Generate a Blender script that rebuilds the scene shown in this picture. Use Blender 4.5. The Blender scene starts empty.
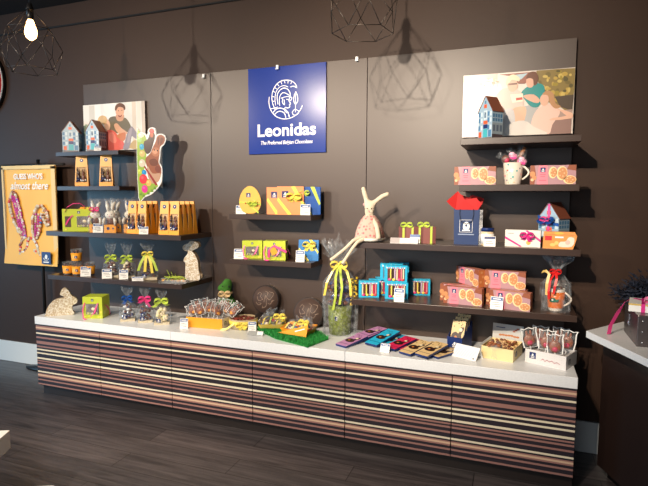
import bpy, math, random
from mathutils import Vector, Matrix, Euler
from mathutils.geometry import tessellate_polygon
from mathutils.noise import noise as pnoise
PI = math.pi
R = math.radians
random.seed(7)
scn = bpy.context.scene
COL = scn.collection

# ------------------------------------------------------------ materials
def lin(c):
    c = c / 255.0
    return c / 12.92 if c <= 0.04045 else ((c + 0.055) / 1.055) ** 2.4
def rgb(t): return (lin(t[0]), lin(t[1]), lin(t[2]), 1.0)
_mats = {}
def M(name, col, rough=0.5, metal=0.0, spec=0.5, emit=0.0, bump=0.0, bscale=80.0, var=0.0, vscale=12.0, coat=0.0):
    if name in _mats: return _mats[name]
    m = bpy.data.materials.new(name); m.use_nodes = True
    nt = m.node_tree; b = nt.nodes['Principled BSDF']
    b.inputs['Base Color'].default_value = rgb(col)
    b.inputs['Roughness'].default_value = rough
    b.inputs['Metallic'].default_value = metal
    b.inputs['Specular IOR Level'].default_value = spec
    b.inputs['Coat Weight'].default_value = coat
    if emit:
        b.inputs['Emission Color'].default_value = rgb(col); b.inputs['Emission Strength'].default_value = emit
    if bump or var:
        tc = nt.nodes.new('ShaderNodeTexCoord')
    if bump:
        n = nt.nodes.new('ShaderNodeTexNoise'); n.inputs['Scale'].default_value = bscale; n.inputs['Detail'].default_value = 4
        bp = nt.nodes.new('ShaderNodeBump'); bp.inputs['Strength'].default_value = bump; bp.inputs['Distance'].default_value = 0.01
        nt.links.new(tc.outputs['Object'], n.inputs['Vector']); nt.links.new(n.outputs['Fac'], bp.inputs['Height'])
        nt.links.new(bp.outputs['Normal'], b.inputs['Normal'])
    if var:
        n = nt.nodes.new('ShaderNodeTexNoise'); n.inputs['Scale'].default_value = vscale; n.inputs['Detail'].default_value = 5
        r = nt.nodes.new('ShaderNodeValToRGB')
        a = rgb(col)
        r.color_ramp.elements[0].color = tuple(x * (1 - var) for x in a[:3]) + (1,)
        r.color_ramp.elements[1].color = tuple(min(1, x * (1 + var)) for x in a[:3]) + (1,)
        r.color_ramp.elements[0].position = .3; r.color_ramp.elements[1].position = .7
        nt.links.new(tc.outputs['Object'], n.inputs['Vector']); nt.links.new(n.outputs['Fac'], r.inputs['Fac'])
        nt.links.new(r.outputs['Color'], b.inputs['Base Color'])
    _mats[name] = m
    return m

def film(name, tint=(235, 240, 245), clear=0.7, rough=0.12, noisy=True, nscale=60):
    if name in _mats: return _mats[name]
    m = bpy.data.materials.new(name); m.use_nodes = True
    nt = m.node_tree; nt.nodes.clear()
    out = nt.nodes.new('ShaderNodeOutputMaterial'); mix = nt.nodes.new('ShaderNodeMixShader')
    tr = nt.nodes.new('ShaderNodeBsdfTransparent'); g = nt.nodes.new('ShaderNodeBsdfPrincipled')
    tr.inputs['Color'].default_value = (0.93, 0.94, 0.95, 1)
    g.inputs['Base Color'].default_value = rgb(tint); g.inputs['Roughness'].default_value = rough
    g.inputs['Specular IOR Level'].default_value = 1.0; g.inputs['Coat Weight'].default_value = 1.0
    tc = nt.nodes.new('ShaderNodeTexCoord'); n = nt.nodes.new('ShaderNodeTexNoise')
    n.inputs['Scale'].default_value = nscale; n.inputs['Detail'].default_value = 6
    bp = nt.nodes.new('ShaderNodeBump'); bp.inputs['Strength'].default_value = .9; bp.inputs['Distance'].default_value = .01
    nt.links.new(tc.outputs['Object'], n.inputs['Vector']); nt.links.new(n.outputs['Fac'], bp.inputs['Height'])
    nt.links.new(bp.outputs['Normal'], g.inputs['Normal'])
    mr = nt.nodes.new('ShaderNodeMapRange')
    mr.inputs['From Min'].default_value = .42; mr.inputs['From Max'].default_value = .62
    mr.inputs['To Min'].default_value = max(0.02, (1 - clear) * .35); mr.inputs['To Max'].default_value = min(1, (1 - clear) * 1.7)
    nt.links.new(n.outputs['Fac'], mr.inputs['Value']); nt.links.new(mr.outputs['Result'], mix.inputs['Fac'])
    nt.links.new(tr.outputs[0], mix.inputs[1]); nt.links.new(g.outputs[0], mix.inputs[2]); nt.links.new(mix.outputs[0], out.inputs[0])
    _mats[name] = m
    return m

def nodemat(name):
    m = bpy.data.materials.new(name); m.use_nodes = True; _mats[name] = m
    return m, m.node_tree, m.node_tree.nodes['Principled BSDF']

# ------------------------------------------------------------ mesh builder
class MB:
    def __init__(s): s.v = []; s.f = []; s.mi = []; s.ms = []; s.sm = []
    def mid(s, m):
        if m not in s.ms: s.ms.append(m)
        return s.ms.index(m)
    def add(s, vs, fs, m, smooth=False, mat=None):
        b = len(s.v); k = s.mid(m)
        for v in vs:
            v = Vector(v)
            s.v.append(mat @ v if mat else v)
        for f in fs: s.f.append([b + i for i in f]); s.mi.append(k); s.sm.append(smooth)
        return s
    def box(s, x0, x1, y0, y1, z0, z1, m, mat=None):
        return s.add([(x0,y0,z0),(x1,y0,z0),(x1,y1,z0),(x0,y1,z0),(x0,y0,z1),(x1,y0,z1),(x1,y1,z1),(x0,y1,z1)],
              [(0,3,2,1),(4,5,6,7),(0,1,5,4),(1,2,6,5),(2,3,7,6),(3,0,4,7)], m, False, mat)
    def prism(s, pts, y0, y1, m, mat=None, side=None):      # outline in x,z ; extruded along y (y0 is the front)
        n = len(pts); vs = [(x, y0, z) for x, z in pts] + [(x, y1, z) for x, z in pts]
        area = sum(pts[i][0]*pts[(i+1)%n][1] - pts[(i+1)%n][0]*pts[i][1] for i in range(n))
        tri = tessellate_polygon([[Vector((x, z, 0)) for x, z in pts]])
        fr = []; bk = []
        for t in tri:
            a = [pts[i] for i in t]
            ar = (a[1][0]-a[0][0])*(a[2][1]-a[0][1]) - (a[2][0]-a[0][0])*(a[1][1]-a[0][1])
            t = list(t) if ar > 0 else list(t)[::-1]
            fr.append(t); bk.append([i + n for i in t[::-1]])
        s.add(vs, fr + bk, m, False, mat)
        sd = []
        for i in range(n):
            j = (i + 1) % n
            sd.append((i, i + n, j + n, j) if area > 0 else (i, j, j + n, i + n))
        s.add(vs, sd, side or m, False, mat)
        return s
    def flat(s, pts, y, m, mat=None):                       # printed patch lying on a surface, faces -y
        tri = tessellate_polygon([[Vector((x, z, 0)) for x, z in pts]]); fs = []
        for t in tri:
            a = [pts[i] for i in t]
            ar = (a[1][0]-a[0][0])*(a[2][1]-a[0][1]) - (a[2][0]-a[0][0])*(a[1][1]-a[0][1])
            fs.append(list(t) if ar > 0 else list(t)[::-1])
        return s.add([(x, y, z) for x, z in pts], fs, m, False, mat)
    def disc(s, cx, cz, r, y, m, mat=None, n=14, ry=None):
        ry = ry or r
        return s.flat([(cx + r*math.cos(2*PI*i/n), cz + ry*math.sin(2*PI*i/n)) for i in range(n)], y, m, mat)
    def ell(s, c, r, m, mat=None, nu=14, nv=9):
        if not hasattr(r, '__len__'): r = (r, r, r)
        vs = [(c[0], c[1], c[2] + r[2])]
        for i in range(1, nv):
            a = PI * i / nv
            for j in range(nu):
                b = 2 * PI * j / nu
                vs.append((c[0]+r[0]*math.sin(a)*math.cos(b), c[1]+r[1]*math.sin(a)*math.sin(b), c[2]+r[2]*math.cos(a)))
        vs.append((c[0], c[1], c[2] - r[2])); L = len(vs) - 1
        fs = [(0, 1 + j, 1 + (j+1) % nu) for j in range(nu)]
        for i in range(nv - 2):
            for j in range(nu):
                a = 1 + i*nu + j; b = 1 + i*nu + (j+1) % nu
                fs.append((a, a + nu, b + nu, b))
        o = 1 + (nv-2)*nu
        fs += [(L, o + (j+1) % nu, o + j) for j in range(nu)]
        return s.add(vs, fs, m, True, mat)
    def lathe(s, prof, m, c=(0,0,0), n=24, mat=None, sx=1, sy=1, fn=None, smooth=True):
        vs = []; fs = []
        for k, (r, z) in enumerate(prof):
            for j in range(n):
                a = 2*PI*j/n; rr = r * (fn(a, k) if fn else 1)
                vs.append((c[0] + sx*rr*math.cos(a), c[1] + sy*rr*math.sin(a), c[2] + z))
        for k in range(len(prof) - 1):
            for j in range(n):
                a = k*n + j; b = k*n + (j+1) % n
                fs.append((a, b, b + n, a + n))
        return s.add(vs, fs, m, smooth, mat)
    def tube(s, pts, r, m, mat=None, n=8, cap=True):
        pts = [Vector(p) for p in pts]; vs = []; fs = []; N = len(pts)
        rs = r if hasattr(r, '__len__') else [r] * N
        up = None
        for i, p in enumerate(pts):
            t = (pts[min(i+1, N-1)] - pts[max(i-1, 0)]).normalized()
            if up is None:
                up = Vector((0,0,1)) if abs(t.z) < .9 else Vector((1,0,0))
            a = t.cross(up).normalized(); b = a.cross(t).normalized(); up = b
            for j in range(n):
                q = 2*PI*j/n
                vs.append(p + rs[i]*(math.cos(q)*a + math.sin(q)*b))
        for i in range(N-1):
            for j in range(n):
                k = i*n + j; l = i*n + (j+1) % n
                fs.append((k, k + n, l + n, l))
        if cap:
            fs.append(list(range(n))); fs.append([(N-1)*n + j for j in range(n)][::-1])
        return s.add(vs, fs, m, True, mat)
    def ribbon(s, pts, w, m, mat=None, th=0.0008):          # flat band: pts centre line, w = half width vector(s)
        N = len(pts); ws = w if isinstance(w, list) else [w]*N
        vs = []
        for p, q in zip(pts, ws):
            p = Vector(p); q = Vector(q); vs += [p - q, p + q]
        off = []
        for i in range(N):
            t = Vector(pts[min(i+1, N-1)]) - Vector(pts[max(i-1, 0)])
            nn = t.cross(Vector(ws[i])); nn = nn.normalized() if nn.length > 1e-9 else Vector((0,1,0))
            off += [nn*th, nn*th]
        vs2 = [a + b for a, b in zip(vs, off)]
        fs = []
        K = 2*N
        for i in range(N-1):
            a = 2*i
            fs += [(a, a+1, a+3, a+2), (K+a+2, K+a+3, K+a+1, K+a), (a, a+2, K+a+2, K+a), (a+1, K+a+1, K+a+3, a+3)]
        fs += [(0, K, K+1, 1), (K-2, K-1, 2*K-1, 2*K-2)]
        return s.add(vs + vs2, fs, m, False, mat)
    def build(s, name, parent=None, loc=None, rot=None, bevel=0, shade=None):
        me = bpy.data.meshes.new(name); me.from_pydata([tuple(v) for v in s.v], [], s.f)
        for m in s.ms: me.materials.append(m)
        for i, p in enumerate(me.polygons): p.material_index = s.mi[i]; p.use_smooth = s.sm[i]
        me.update()
        o = bpy.data.objects.new(name, me); COL.objects.link(o)
        if parent: o.parent = parent
        if loc: o.location = loc
        if rot: o.rotation_euler = rot if hasattr(rot, '__len__') else (0, 0, rot)
        if bevel:
            b = o.modifiers.new('bevel', 'BEVEL'); b.width = bevel; b.segments = 2; b.limit_method = 'ANGLE'; b.angle_limit = R(50)
        return o

def tag(o, label, cat, group=None, kind=None):
    if label: o['label'] = label
    if cat: o['category'] = cat
    if group: o['group'] = group
    if kind: o['kind'] = kind
    return o
def thing(name, label, cat, loc=(0,0,0), rz=0, group=None):
    o = bpy.data.objects.new(name, None); COL.objects.link(o); o.empty_display_size = .05
    o.location = loc; o.rotation_euler = (0, 0, R(rz))
    return tag(o, label, cat, group)
def struct(mb, name, **k):
    o = mb.build(name, **k); o['kind'] = 'structure'; return o
def kids(o): return [c for c in bpy.data.objects if c.parent == o]
def dup(src, loc, rz, label, group=None, scale=None, name=None):
    r = src.copy(); COL.objects.link(r); r.location = loc; r.rotation_euler = (0, 0, R(rz)); r['label'] = label
    if group: r['group'] = group
    if scale: r.scale = (scale,)*3 if not hasattr(scale, '__len__') else scale
    for ch in kids(src):
        c = ch.copy(); COL.objects.link(c); c.parent = r
        for g in kids(ch):
            d = g.copy(); COL.objects.link(d); d.parent = c
    return r
def smooth_pts(p, k=4):                                     # closed Catmull-Rom
    out = []; n = len(p)
    for i in range(n):
        a, b, c, d = p[i-1], p[i], p[(i+1) % n], p[(i+2) % n]
        for j in range(k):
            t = j / k
            out.append(tuple(.5*((2*b[q]) + (c[q]-a[q])*t + (2*a[q]-5*b[q]+4*c[q]-d[q])*t*t + (3*b[q]-a[q]-3*c[q]+d[q])*t**3) for q in (0, 1)))
    return out
def stroke(pts, w):                                         # open polyline -> outline polygon list (quads)
    out = []
    for (a, b) in zip(pts[:-1], pts[1:]):
        dx, dz = b[0]-a[0], b[1]-a[1]; L = math.hypot(dx, dz) or 1
        nx, nz = -dz/L*w/2, dx/L*w/2; ex, ez = dx/L*w*.3, dz/L*w*.3
        out.append([(a[0]+nx-ex, a[1]+nz-ez), (a[0]-nx-ex, a[1]-nz-ez), (b[0]-nx+ex, b[1]-nz+ez), (b[0]+nx+ex, b[1]+nz+ez)])
    return out
def text_mesh(name, body, size, m, loc, parent=None, bold=0.0, shear=0.0, extrude=0.0006, align='CENTER', rot=(PI/2, 0, 0), xs=1.0, spacing=1.0, label=None):
    cu = bpy.data.curves.new(name, 'FONT'); cu.body = body; cu.size = size; cu.offset = bold; cu.shear = shear
    cu.extrude = extrude; cu.align_x = align; cu.align_y = 'CENTER'; cu.space_character = spacing
    t = bpy.data.objects.new(name + '_tmp', cu); COL.objects.link(t)
    dg = bpy.context.evaluated_depsgraph_get(); me = bpy.data.meshes.new_from_object(t.evaluated_get(dg))
    bpy.data.objects.remove(t); bpy.data.curves.remove(cu)
    me.materials.clear(); me.materials.append(m); me.name = name
    o = bpy.data.objects.new(name, me); COL.objects.link(o)
    o.location = loc; o.rotation_euler = rot; o.scale = (xs, 1, 1)
    if parent: o.parent = parent
    if label: o['label'] = label
    return o
def skin(name, chains, m, parent=None, loc=None, rot=None, sub=2):
    """chains: list of lists of (x,y,z,r); the first vertex of later chains may repeat an earlier point to branch"""
    vs = []; es = []; rs = []; idx = {}
    for ch in chains:
        prev = None
        for (x, y, z, r) in ch:
            k = (round(x, 4), round(y, 4), round(z, 4))
            if k not in idx: idx[k] = len(vs); vs.append((x, y, z)); rs.append(r)
            i = idx[k]
            if prev is not None and prev != i: es.append((prev, i))
            prev = i
    me = bpy.data.meshes.new(name); me.from_pydata(vs, es, [])
    t = bpy.data.objects.new(name + '_tmp', me); COL.objects.link(t)
    sk = t.modifiers.new('s', 'SKIN'); sk.use_smooth_shade = True
    for i, r in enumerate(rs): me.skin_vertices[0].data[i].radius = (r, r)
    me.skin_vertices[0].data[0].use_root = True
    ss = t.modifiers.new('u', 'SUBSURF'); ss.levels = sub; ss.render_levels = sub
    dg = bpy.context.evaluated_depsgraph_get(); dg.update()
    m2 = bpy.data.meshes.new_from_object(t.evaluated_get(dg))
    bpy.data.objects.remove(t)
    m2.materials.clear(); m2.materials.append(m); m2.name = name
    for p in m2.polygons: p.use_smooth = True
    o = bpy.data.objects.new(name, m2); COL.objects.link(o)
    if parent: o.parent = parent
    if loc: o.location = loc
    if rot: o.rotation_euler = rot
    return o

# palette
WHITE = M('white card', (240, 240, 238), .45)
NAVY = M('navy print', (22, 45, 105), .35)
TAGBLUE = M('tag blue print', (35, 85, 150), .4)
GREYTXT = M('grey print', (120, 125, 130), .5)
ORANGE = M('orange card', (250, 166, 40), .4)
ORANGE2 = M('light orange card', (250, 185, 95), .4)
CHOC = M('milk chocolate', (105, 58, 40), .35, var=.25, vscale=60)
DCHOC = M('dark chocolate', (50, 28, 24), .3)
WCHOC = M('white chocolate', (240, 225, 190), .4)
LIME = M('lime card', (198, 212, 60), .4)
LIME2 = M('lime ribbon', (194, 216, 88), .3)
YEL = M('yellow ribbon', (246, 224, 100), .3)
PINK = M('pink ribbon', (232, 70, 140), .3)
HOTP = M('magenta ribbon', (220, 45, 140), .3)
ROSEP = M('rose pink card', (238, 135, 150), .4)
RED = M('red print', (205, 30, 40), .4)
BLUE = M('blue card', (20, 80, 165), .35)
CYAN = M('cyan card', (42, 180, 222), .4)
CREAM = M('cream card', (245, 228, 180), .5)
BLACK = M('black metal', (18, 18, 20), .4)
CELLO = film('cellophane', clear=.93)
CELLO2 = film('crumpled cellophane', clear=.92, nscale=35)
GLASSP = film('clear plastic', clear=.86, rough=.05, nscale=8)

def emblem(mb, x, z, s, y, mat=None, base=NAVY):
    """navy square with a small white helmet-in-crescent mark"""
    mb.flat([(x-s, z-s), (x+s, z-s), (x+s, z+s), (x-s, z+s)], y, base, mat)
    y2 = y - .0005
    arc = [(x + .55*s*math.cos(a), z + .12*s + .55*s*math.sin(a)) for a in [R(200 + i*20) for i in range(8)]]
    for q in stroke(arc, s*.16): mb.flat(q, y2, WHITE, mat)
    mb.flat(smooth_pts([(x-.28*s, z+.0*s), (x-.1*s, z+.55*s), (x+.25*s, z+.5*s), (x+.3*s, z+.1*s), (x+.1*s, z-.2*s)], 3), y2, WHITE, mat)
    mb.flat([(x-.6*s, z-.78*s), (x+.6*s, z-.78*s), (x+.6*s, z-.58*s), (x-.6*s, z-.58*s)], y2, WHITE, mat)
def bow(mb, c, s, m, mat=None, tails=1.6, w=.28, droop=1.0, tilt=0.0, seed=0):
    """bow facing -y: two loops, knot and two tails"""
    rnd = random.Random(seed); cx, cy, cz = c
    for sg in (-1, 1):
        pts = []; ws = []
        for i in range(9):
            t = i/8*2*PI
            r = s*(1-math.cos(t))/2
            pts.append((cx + sg*r*math.cos(tilt), cy - s*.35*math.sin(t/2) - .002, cz + s*.33*math.sin(t) + sg*r*math.sin(tilt)))
            ws.append((0, s*w*(.5+.5*math.sin(t/2)), s*w*.45))
        mb.ribbon(pts, ws, m, mat)
        a = R(rnd.uniform(25, 55)); L = s*tails*rnd.uniform(.8, 1.1)
        pts = [(cx + sg*L*k/4*math.sin(a), cy - s*.1*math.sin(k), cz - L*k/4*math.cos(a)*droop + s*.1*math.sin(k*1.7)) for k in range(5)]
        mb.ribbon(pts, (s*w*.9, 0, s*w*.25*sg), m, mat)
    mb.ell((cx, cy - s*.12, cz), (s*.18, s*.16, s*.18), m, mat, 8, 6)
def cello_bag(mb, w, d, hb, hp, ht, m, seed=0, flare=1.0, n=28, c=(0,0,0), amp=.1):
    """clear bag: square-ish body to height hb, pinched at hp, flared top at ht"""
    rnd = random.Random(seed); ph = [rnd.uniform(0, 6.28) for _ in range(6)]
    prof = [(0.0, .001), (.5, 0.001), (.5, hb*.25), (.52, hb*.6), (.48, hb), (.3, hb + (hp-hb)*.55), (.1, hp), (.13*flare, hp + (ht-hp)*.25), (.3*flare, hp + (ht-hp)*.65), (.36*flare, ht)]
    vs = []; fs = []
    for k, (r, z) in enumerate(prof):
        for j in range(n):
            a = 2*PI*j/n
            sq = min(1.35, 1/max(abs(math.cos(a)), abs(math.sin(a)))) if k < 5 else 1
            fold = 1 + (amp*(1 if k > 4 else .35))*math.sin(a*5 + ph[0]) + amp*(1.6 if k > 6 else .4)*math.sin(a*9 + ph[1] + k) + amp*.6*math.sin(a*13+ph[2]-k)
            zz = z + (rnd.uniform(-1, 1)*(ht-hp)*.16 if k > 8 else 0)
            vs.append((c[0] + w*r*sq*fold*math.cos(a), c[1] + (d if k < 6 else (w+d)*.4)*r*sq*fold*math.sin(a), c[2] + zz))
    for k in range(len(prof)-1):
        for j in range(n):
            a = k*n+j; b = k*n+(j+1) % n
            fs.append((a, b, b+n, a+n))
    mb.add(vs, fs, m, False)

# ------------------------------------------------------------ camera (height 1.475 m above the floor)
F_PX = 510.77
pit, yaw, rol = .0888, -.3577, .0033
Fv = Vector((math.sin(yaw)*math.cos(pit), math.cos(yaw)*math.cos(pit), -math.sin(pit)))
Rv = Vector((math.cos(yaw), -math.sin(yaw), 0)); Uv = Rv.cross(Fv)
Rr = Rv*math.cos(rol) + Uv*math.sin(rol); Ur = -Rv*math.sin(rol) + Uv*math.cos(rol)
cam = bpy.data.cameras.new('camera'); co = bpy.data.objects.new('camera', cam); COL.objects.link(co)
cam.sensor_width = 36; cam.lens = F_PX/648*36; cam.clip_start = .02
co.matrix_world = Matrix((( Rr.x, Ur.x, -Fv.x, 3.284), (Rr.y, Ur.y, -Fv.y, -3.227), (Rr.z, Ur.z, -Fv.z, 1.475), (0, 0, 0, 1)))
scn.camera = co

# ------------------------------------------------------------ setting materials
wallm = M('dark taupe wall paint', (60, 43, 34), .5, spec=.25, bump=.05, bscale=25, var=.06, vscale=2)
boardm = M('dark taupe display board', (68, 52, 43), .42, spec=.66, bump=.02, bscale=15, var=.03, vscale=2)
ceilm = M('dark brown ceiling', (38, 31, 28), .7)
basem = M('white skirting paint', (225, 230, 230), .4)
shelfm = M('dark brown shelf laminate', (60, 43, 35), .33, spec=.6, var=.06, vscale=6)
def floor_mat():
    m, nt, b = nodemat('dark wood plank floor'); N = nt.nodes; L = nt.links
    tc = N.new('ShaderNodeTexCoord'); br = N.new('ShaderNodeTexBrick')
    br.inputs['Scale'].default_value = 1; br.inputs['Brick Width'].default_value = 1.25; br.inputs['Row Height'].default_value = .16
    br.inputs['Mortar Size'].default_value = .0025; br.inputs['Bias'].default_value = 0
    br.inputs['Color1'].default_value = rgb((80, 75, 77)); br.inputs['Color2'].default_value = rgb((62, 59, 62)); br.inputs['Mortar'].default_value = rgb((28, 24, 23))
    L.new(tc.outputs['Object'], br.inputs['Vector'])
    mp = N.new('ShaderNodeMapping'); mp.inputs['Scale'].default_value = (1.2, 16, 1)
    n = N.new('ShaderNodeTexNoise'); n.inputs['Scale'].default_value = 2.2; n.inputs['Detail'].default_value = 8; n.inputs['Distortion'].default_value = .6
    L.new(tc.outputs['Object'], mp.inputs['Vector']); L.new(mp.outputs['Vector'], n.inputs['Vector'])
    r = N.new('ShaderNodeValToRGB'); r.color_ramp.elements[0].color = (.42, .40, .40, 1); r.color_ramp.elements[1].color = (1.5, 1.42, 1.36, 1)
    r.color_ramp.elements[0].position = .3; r.color_ramp.elements[1].position = .72
    L.new(n.outputs['Fac'], r.inputs['Fac'])
    mx = N.new('ShaderNodeMix'); mx.data_type = 'RGBA'; mx.blend_type = 'MULTIPLY'; mx.inputs['Factor'].default_value = 1
    L.new(br.outputs['Color'], mx.inputs[6]); L.new(r.outputs['Color'], mx.inputs[7]); L.new(mx.outputs[2], b.inputs['Base Color'])
    b.inputs['Roughness'].default_value = .34
    bp = N.new('ShaderNodeBump'); bp.inputs['Strength'].default_value = .12; bp.inputs['Distance'].default_value = .01
    L.new(n.outputs['Fac'], bp.inputs['Height']); L.new(bp.outputs['Normal'], b.inputs['Normal'])
    return m
def stripe_mat():
    m, nt, b = nodemat('striped wood laminate'); N = nt.nodes; L = nt.links
    D = (40, 33, 40); RO = (148, 108, 100); C = (222, 210, 184); T = (206, 172, 144)
    seq = [(8,D),(10,RO),(10,T),(10,RO),(16,D),(10,C),(18,D),(10,RO),(18,D),(20,RO),(12,D),(10,RO),(10,D),(10,C),(14,D),(10,C),(24,D),(10,C),
           (8,D),(8,RO),(8,D),(10,RO),(16,D),(10,RO),(20,D),(10,C),(8,D),(6,RO),(10,T),(8,RO),(12,D),(10,RO),(18,D),(10,RO),(4,D)]
    tot = sum(a for a, _ in seq); tc = N.new('ShaderNodeTexCoord'); sp = N.new('ShaderNodeSeparateXYZ')
    L.new(tc.outputs['Object'], sp.inputs[0])
    mr = N.new('ShaderNodeMapRange'); mr.inputs['From Min'].default_value = .459; mr.inputs['From Max'].default_value = 0
    L.new(sp.outputs['Z'], mr.inputs['Value'])
    ramps = []; half = 18; pos = 0; st = []
    for a, c in seq: st.append((pos/tot, c)); pos += a
    for part in (st[:half], [(0, st[half-1][1])] + st[half:]):
        r = N.new('ShaderNodeValToRGB'); cr = r.color_ramp; cr.interpolation = 'CONSTANT'
        cr.elements.remove(cr.elements[1]); cr.elements[0].position = part[0][0]; cr.elements[0].color = rgb(part[0][1])
        for p, c in part[1:]:
            e = cr.elements.new(p); e.color = rgb(c)
        L.new(mr.outputs['Result'], r.inputs['Fac']); ramps.append(r)
    gt = N.new('ShaderNodeMath'); gt.operation = 'GREATER_THAN'; gt.inputs[1].default_value = st[half][0]
    L.new(mr.outputs['Result'], gt.inputs[0])
    mx = N.new('ShaderNodeMix'); mx.data_type = 'RGBA'
    L.new(gt.outputs[0], mx.inputs['Factor']); L.new(ramps[0].outputs['Color'], mx.inputs[6]); L.new(ramps[1].outputs['Color'], mx.inputs[7])
    L.new(mx.outputs[2], b.inputs['Base Color']); b.inputs['Roughness'].default_value = .4
    return m

# room shell
struct(MB().box(-4.5, 7, -7, .12, -.1, 0, floor_mat()), 'floor')
struct(MB().box(-4.5, 7, -7, .12, 3.0, 3.1, ceilm), 'ceiling')
struct(MB().box(-4.5, 7, 0, .12, 0, 3.0, wallm), 'wall_back')
struct(MB().box(7, 7.1, -7, .12, 0, 3.0, wallm), 'wall_right')
struct(MB().box(-4.5, 7, -.018, 0, 0, .185, basem), 'baseboard_back', bevel=.004)
for i, (a, b) in enumerate([(.054, 1.2215), (1.2245, 2.3765), (2.3795, 3.57)]):
    struct(MB().box(a, b, -.03, 0, .6, 2.355, boardm), 'trim_%d' % (i+1), bevel=.0015)
# conduit under the ceiling
mb = MB().tube([(-4.4, -.008, 2.835), (6.9, -.008, 2.835)], .007, M('matt black pipe', (16, 14, 14), .8), n=10)
tag(mb.build('conduit_pipe'), 'thin black conduit pipe running along the wall just below the ceiling', 'pipe')
for x in range(-4, 7):
    pass
# little white clips on the boards' top edge
cl = MB().box(-.009, .009, -.006, .004, -.016, .012, WHITE).box(-.009, .009, -.012, -.006, -.016, -.011, WHITE)
for x, z, t in ((1.172, 2.335, 'small white clip on the display board left of the blue sign'), (1.761, 2.343, 'small white clip on the top edge of the blue sign'), (2.31, 2.352, 'small white clip on the display board right of the blue sign')):
    o = cl.build('wall_clip'); o.location = (x, -.034 if x < 1.5 or x > 2 else -.052, z); tag(o, t, 'clip', 'white clips along the top of the boards')

# ------------------------------------------------------------ cabinets
stripem = stripe_mat(); bodym = M('dark cabinet carcass', (34, 27, 25), .4)
topm = M('white speckled worktop', (228, 231, 234), .3, var=.04, vscale=120)
def cabinet(i, label):
    t = thing('base_cabinet', label, 'cabinet', (i*.6, -.51, 0), 0, 'striped base cabinets in a row')
    MB().box(0, .6, .02, .505, .083, .5425, bodym).build('carcass', t)
    MB().box(.0, .6, .045, .06, 0, .083, bodym).build('kickboard', t)
    d = MB().box(.0022, .5978, 0, .019, 0, .459, stripem).build('door', t, loc=(0, 0, .083), bevel=.0015)
    return t
labs = ['striped low cabinet at the far left end of the row, under the patterned rabbit', 'striped low cabinet second from the left end of the row', 'striped low cabinet under the orange-fronted lollipop tray, third from the left',
        'striped low cabinet under the green grass mat, fourth from the left', 'striped low cabinet under the pink, blue and red chocolate bars', 'striped low cabinet at the right end, under the two cardboard trays']
for i, l in enumerate(labs): cabinet(i, l)
for i, l in enumerate(['white worktop slab left of its first seam, with the patterned rabbit and the treat bags', 'middle white worktop slab carrying the orange lollipop tray and the grass mat', 'right white worktop slab carrying the chocolate bars and the white lollipop box']):
    o = MB().box(i*1.2 + .0008, i*1.2 + 1.1992, -.515, -.031, .5425, .6, topm).build('worktop', bevel=.002)
    tag(o, l, 'worktop', 'white worktop slabs')

# ------------------------------------------------------------ floating shelves
def shelf(x0, x1, d, z, t, label, grp):
    o = MB().box(x0, x1, -d, -.0305, z - t, z, shelfm).build('wall_shelf', bevel=.0015)
    tag(o, label, 'shelf', grp)
gs = 'dark floating shelves'
ZL1, ZL2, ZL3, ZL4, ZC1, ZC2, ZR1, ZR2, ZR3, ZR4, ZT = 1.818, 1.5557, 1.2202, .8922, 1.3635, 1.0607, 1.7926, 1.5459, 1.2148, .8751, .6
shelf(-.074, .5345, .2, ZL1, .032, 'short dark shelf at the top left holding two house-shaped cartons', gs)
shelf(-.074, .5345, .2, ZL2, .032, 'short dark shelf at left holding two single orange treat bags', gs)
shelf(.016, 1.211, .398, ZL3, .034, 'long dark shelf at left holding the green carry box and the orange bag rows', gs)
shelf(.016, 1.211, .398, ZL4, .034, 'long lowest dark shelf at left holding cups, ribboned bags and the tall rabbit', gs)
shelf(1.488, 2.0787, .239, ZC1, .034, 'short dark shelf below the blue sign holding the yellow egg box', gs)
shelf(1.488, 2.0787, .239, ZC2, .034, 'short dark lower centre shelf holding two lime green boxes', gs)
shelf(2.9954, 3.5811, .366, ZR1, .034, 'short dark shelf at the top right below the photo of three women', gs)
shelf(2.9954, 3.5815, .366, ZR2, .034, 'short dark shelf at right holding the polka dot mug', gs)
shelf(2.3879, 3.6014, .366, ZR3, .034, 'long dark shelf at right on which the cloth rabbit doll sits', gs)
shelf(2.3879, 3.5994, .366, ZR4, .034, 'long lowest dark shelf at right holding cyan boxes and cookie boxes', gs)

# ------------------------------------------------------------ blue shop sign
signm = M('glossy blue sign face', (16, 50, 138), .22, spec=.25)
whitep = M('white sign print', (250, 251, 253), .3)
s = thing('shop_sign', 'square blue shop sign with white helmet emblem and shop name on the wall', 'sign', (1.533, -.0305, 1.772))
MB().box(0, .571, -.012, 0, 0, .578, signm).build('panel', s, bevel=.001)
def sg(x, y):
    u = (x-40)/358; top = 65 - 32*u; bot = 455 - 3*u
    return (u*.571, .578*(1 - (y-top)/(bot-top)))
def sline(mb, pts, w, sm=3):
    pts = [sg(*p) for p in pts]
    out = []
    for i in range(len(pts)-1):
        a = pts[max(i-1, 0)]; b = pts[i]; c = pts[i+1]; d = pts[min(i+2, len(pts)-1)]
        for j in range(sm):
            t = j/sm
            out.append(tuple(.5*((2*b[q]) + (c[q]-a[q])*t + (2*a[q]-5*b[q]+4*c[q]-d[q])*t*t + (3*b[q]-a[q]-3*c[q]+d[q])*t**3) for q in (0, 1)))
    out.append(pts[-1])
    for k, q in enumerate(stroke(out, w)): mb.flat(q, -.0125 - .00001*(k % 7), whitep)
mb = MB()
W_ = .0052
sline(mb, [(141,192), (139,218), (147,250), (167,277), (195,291), (222,293), (250,285), (275,266), (290,242), (293,232)], W_*.9)
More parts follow.
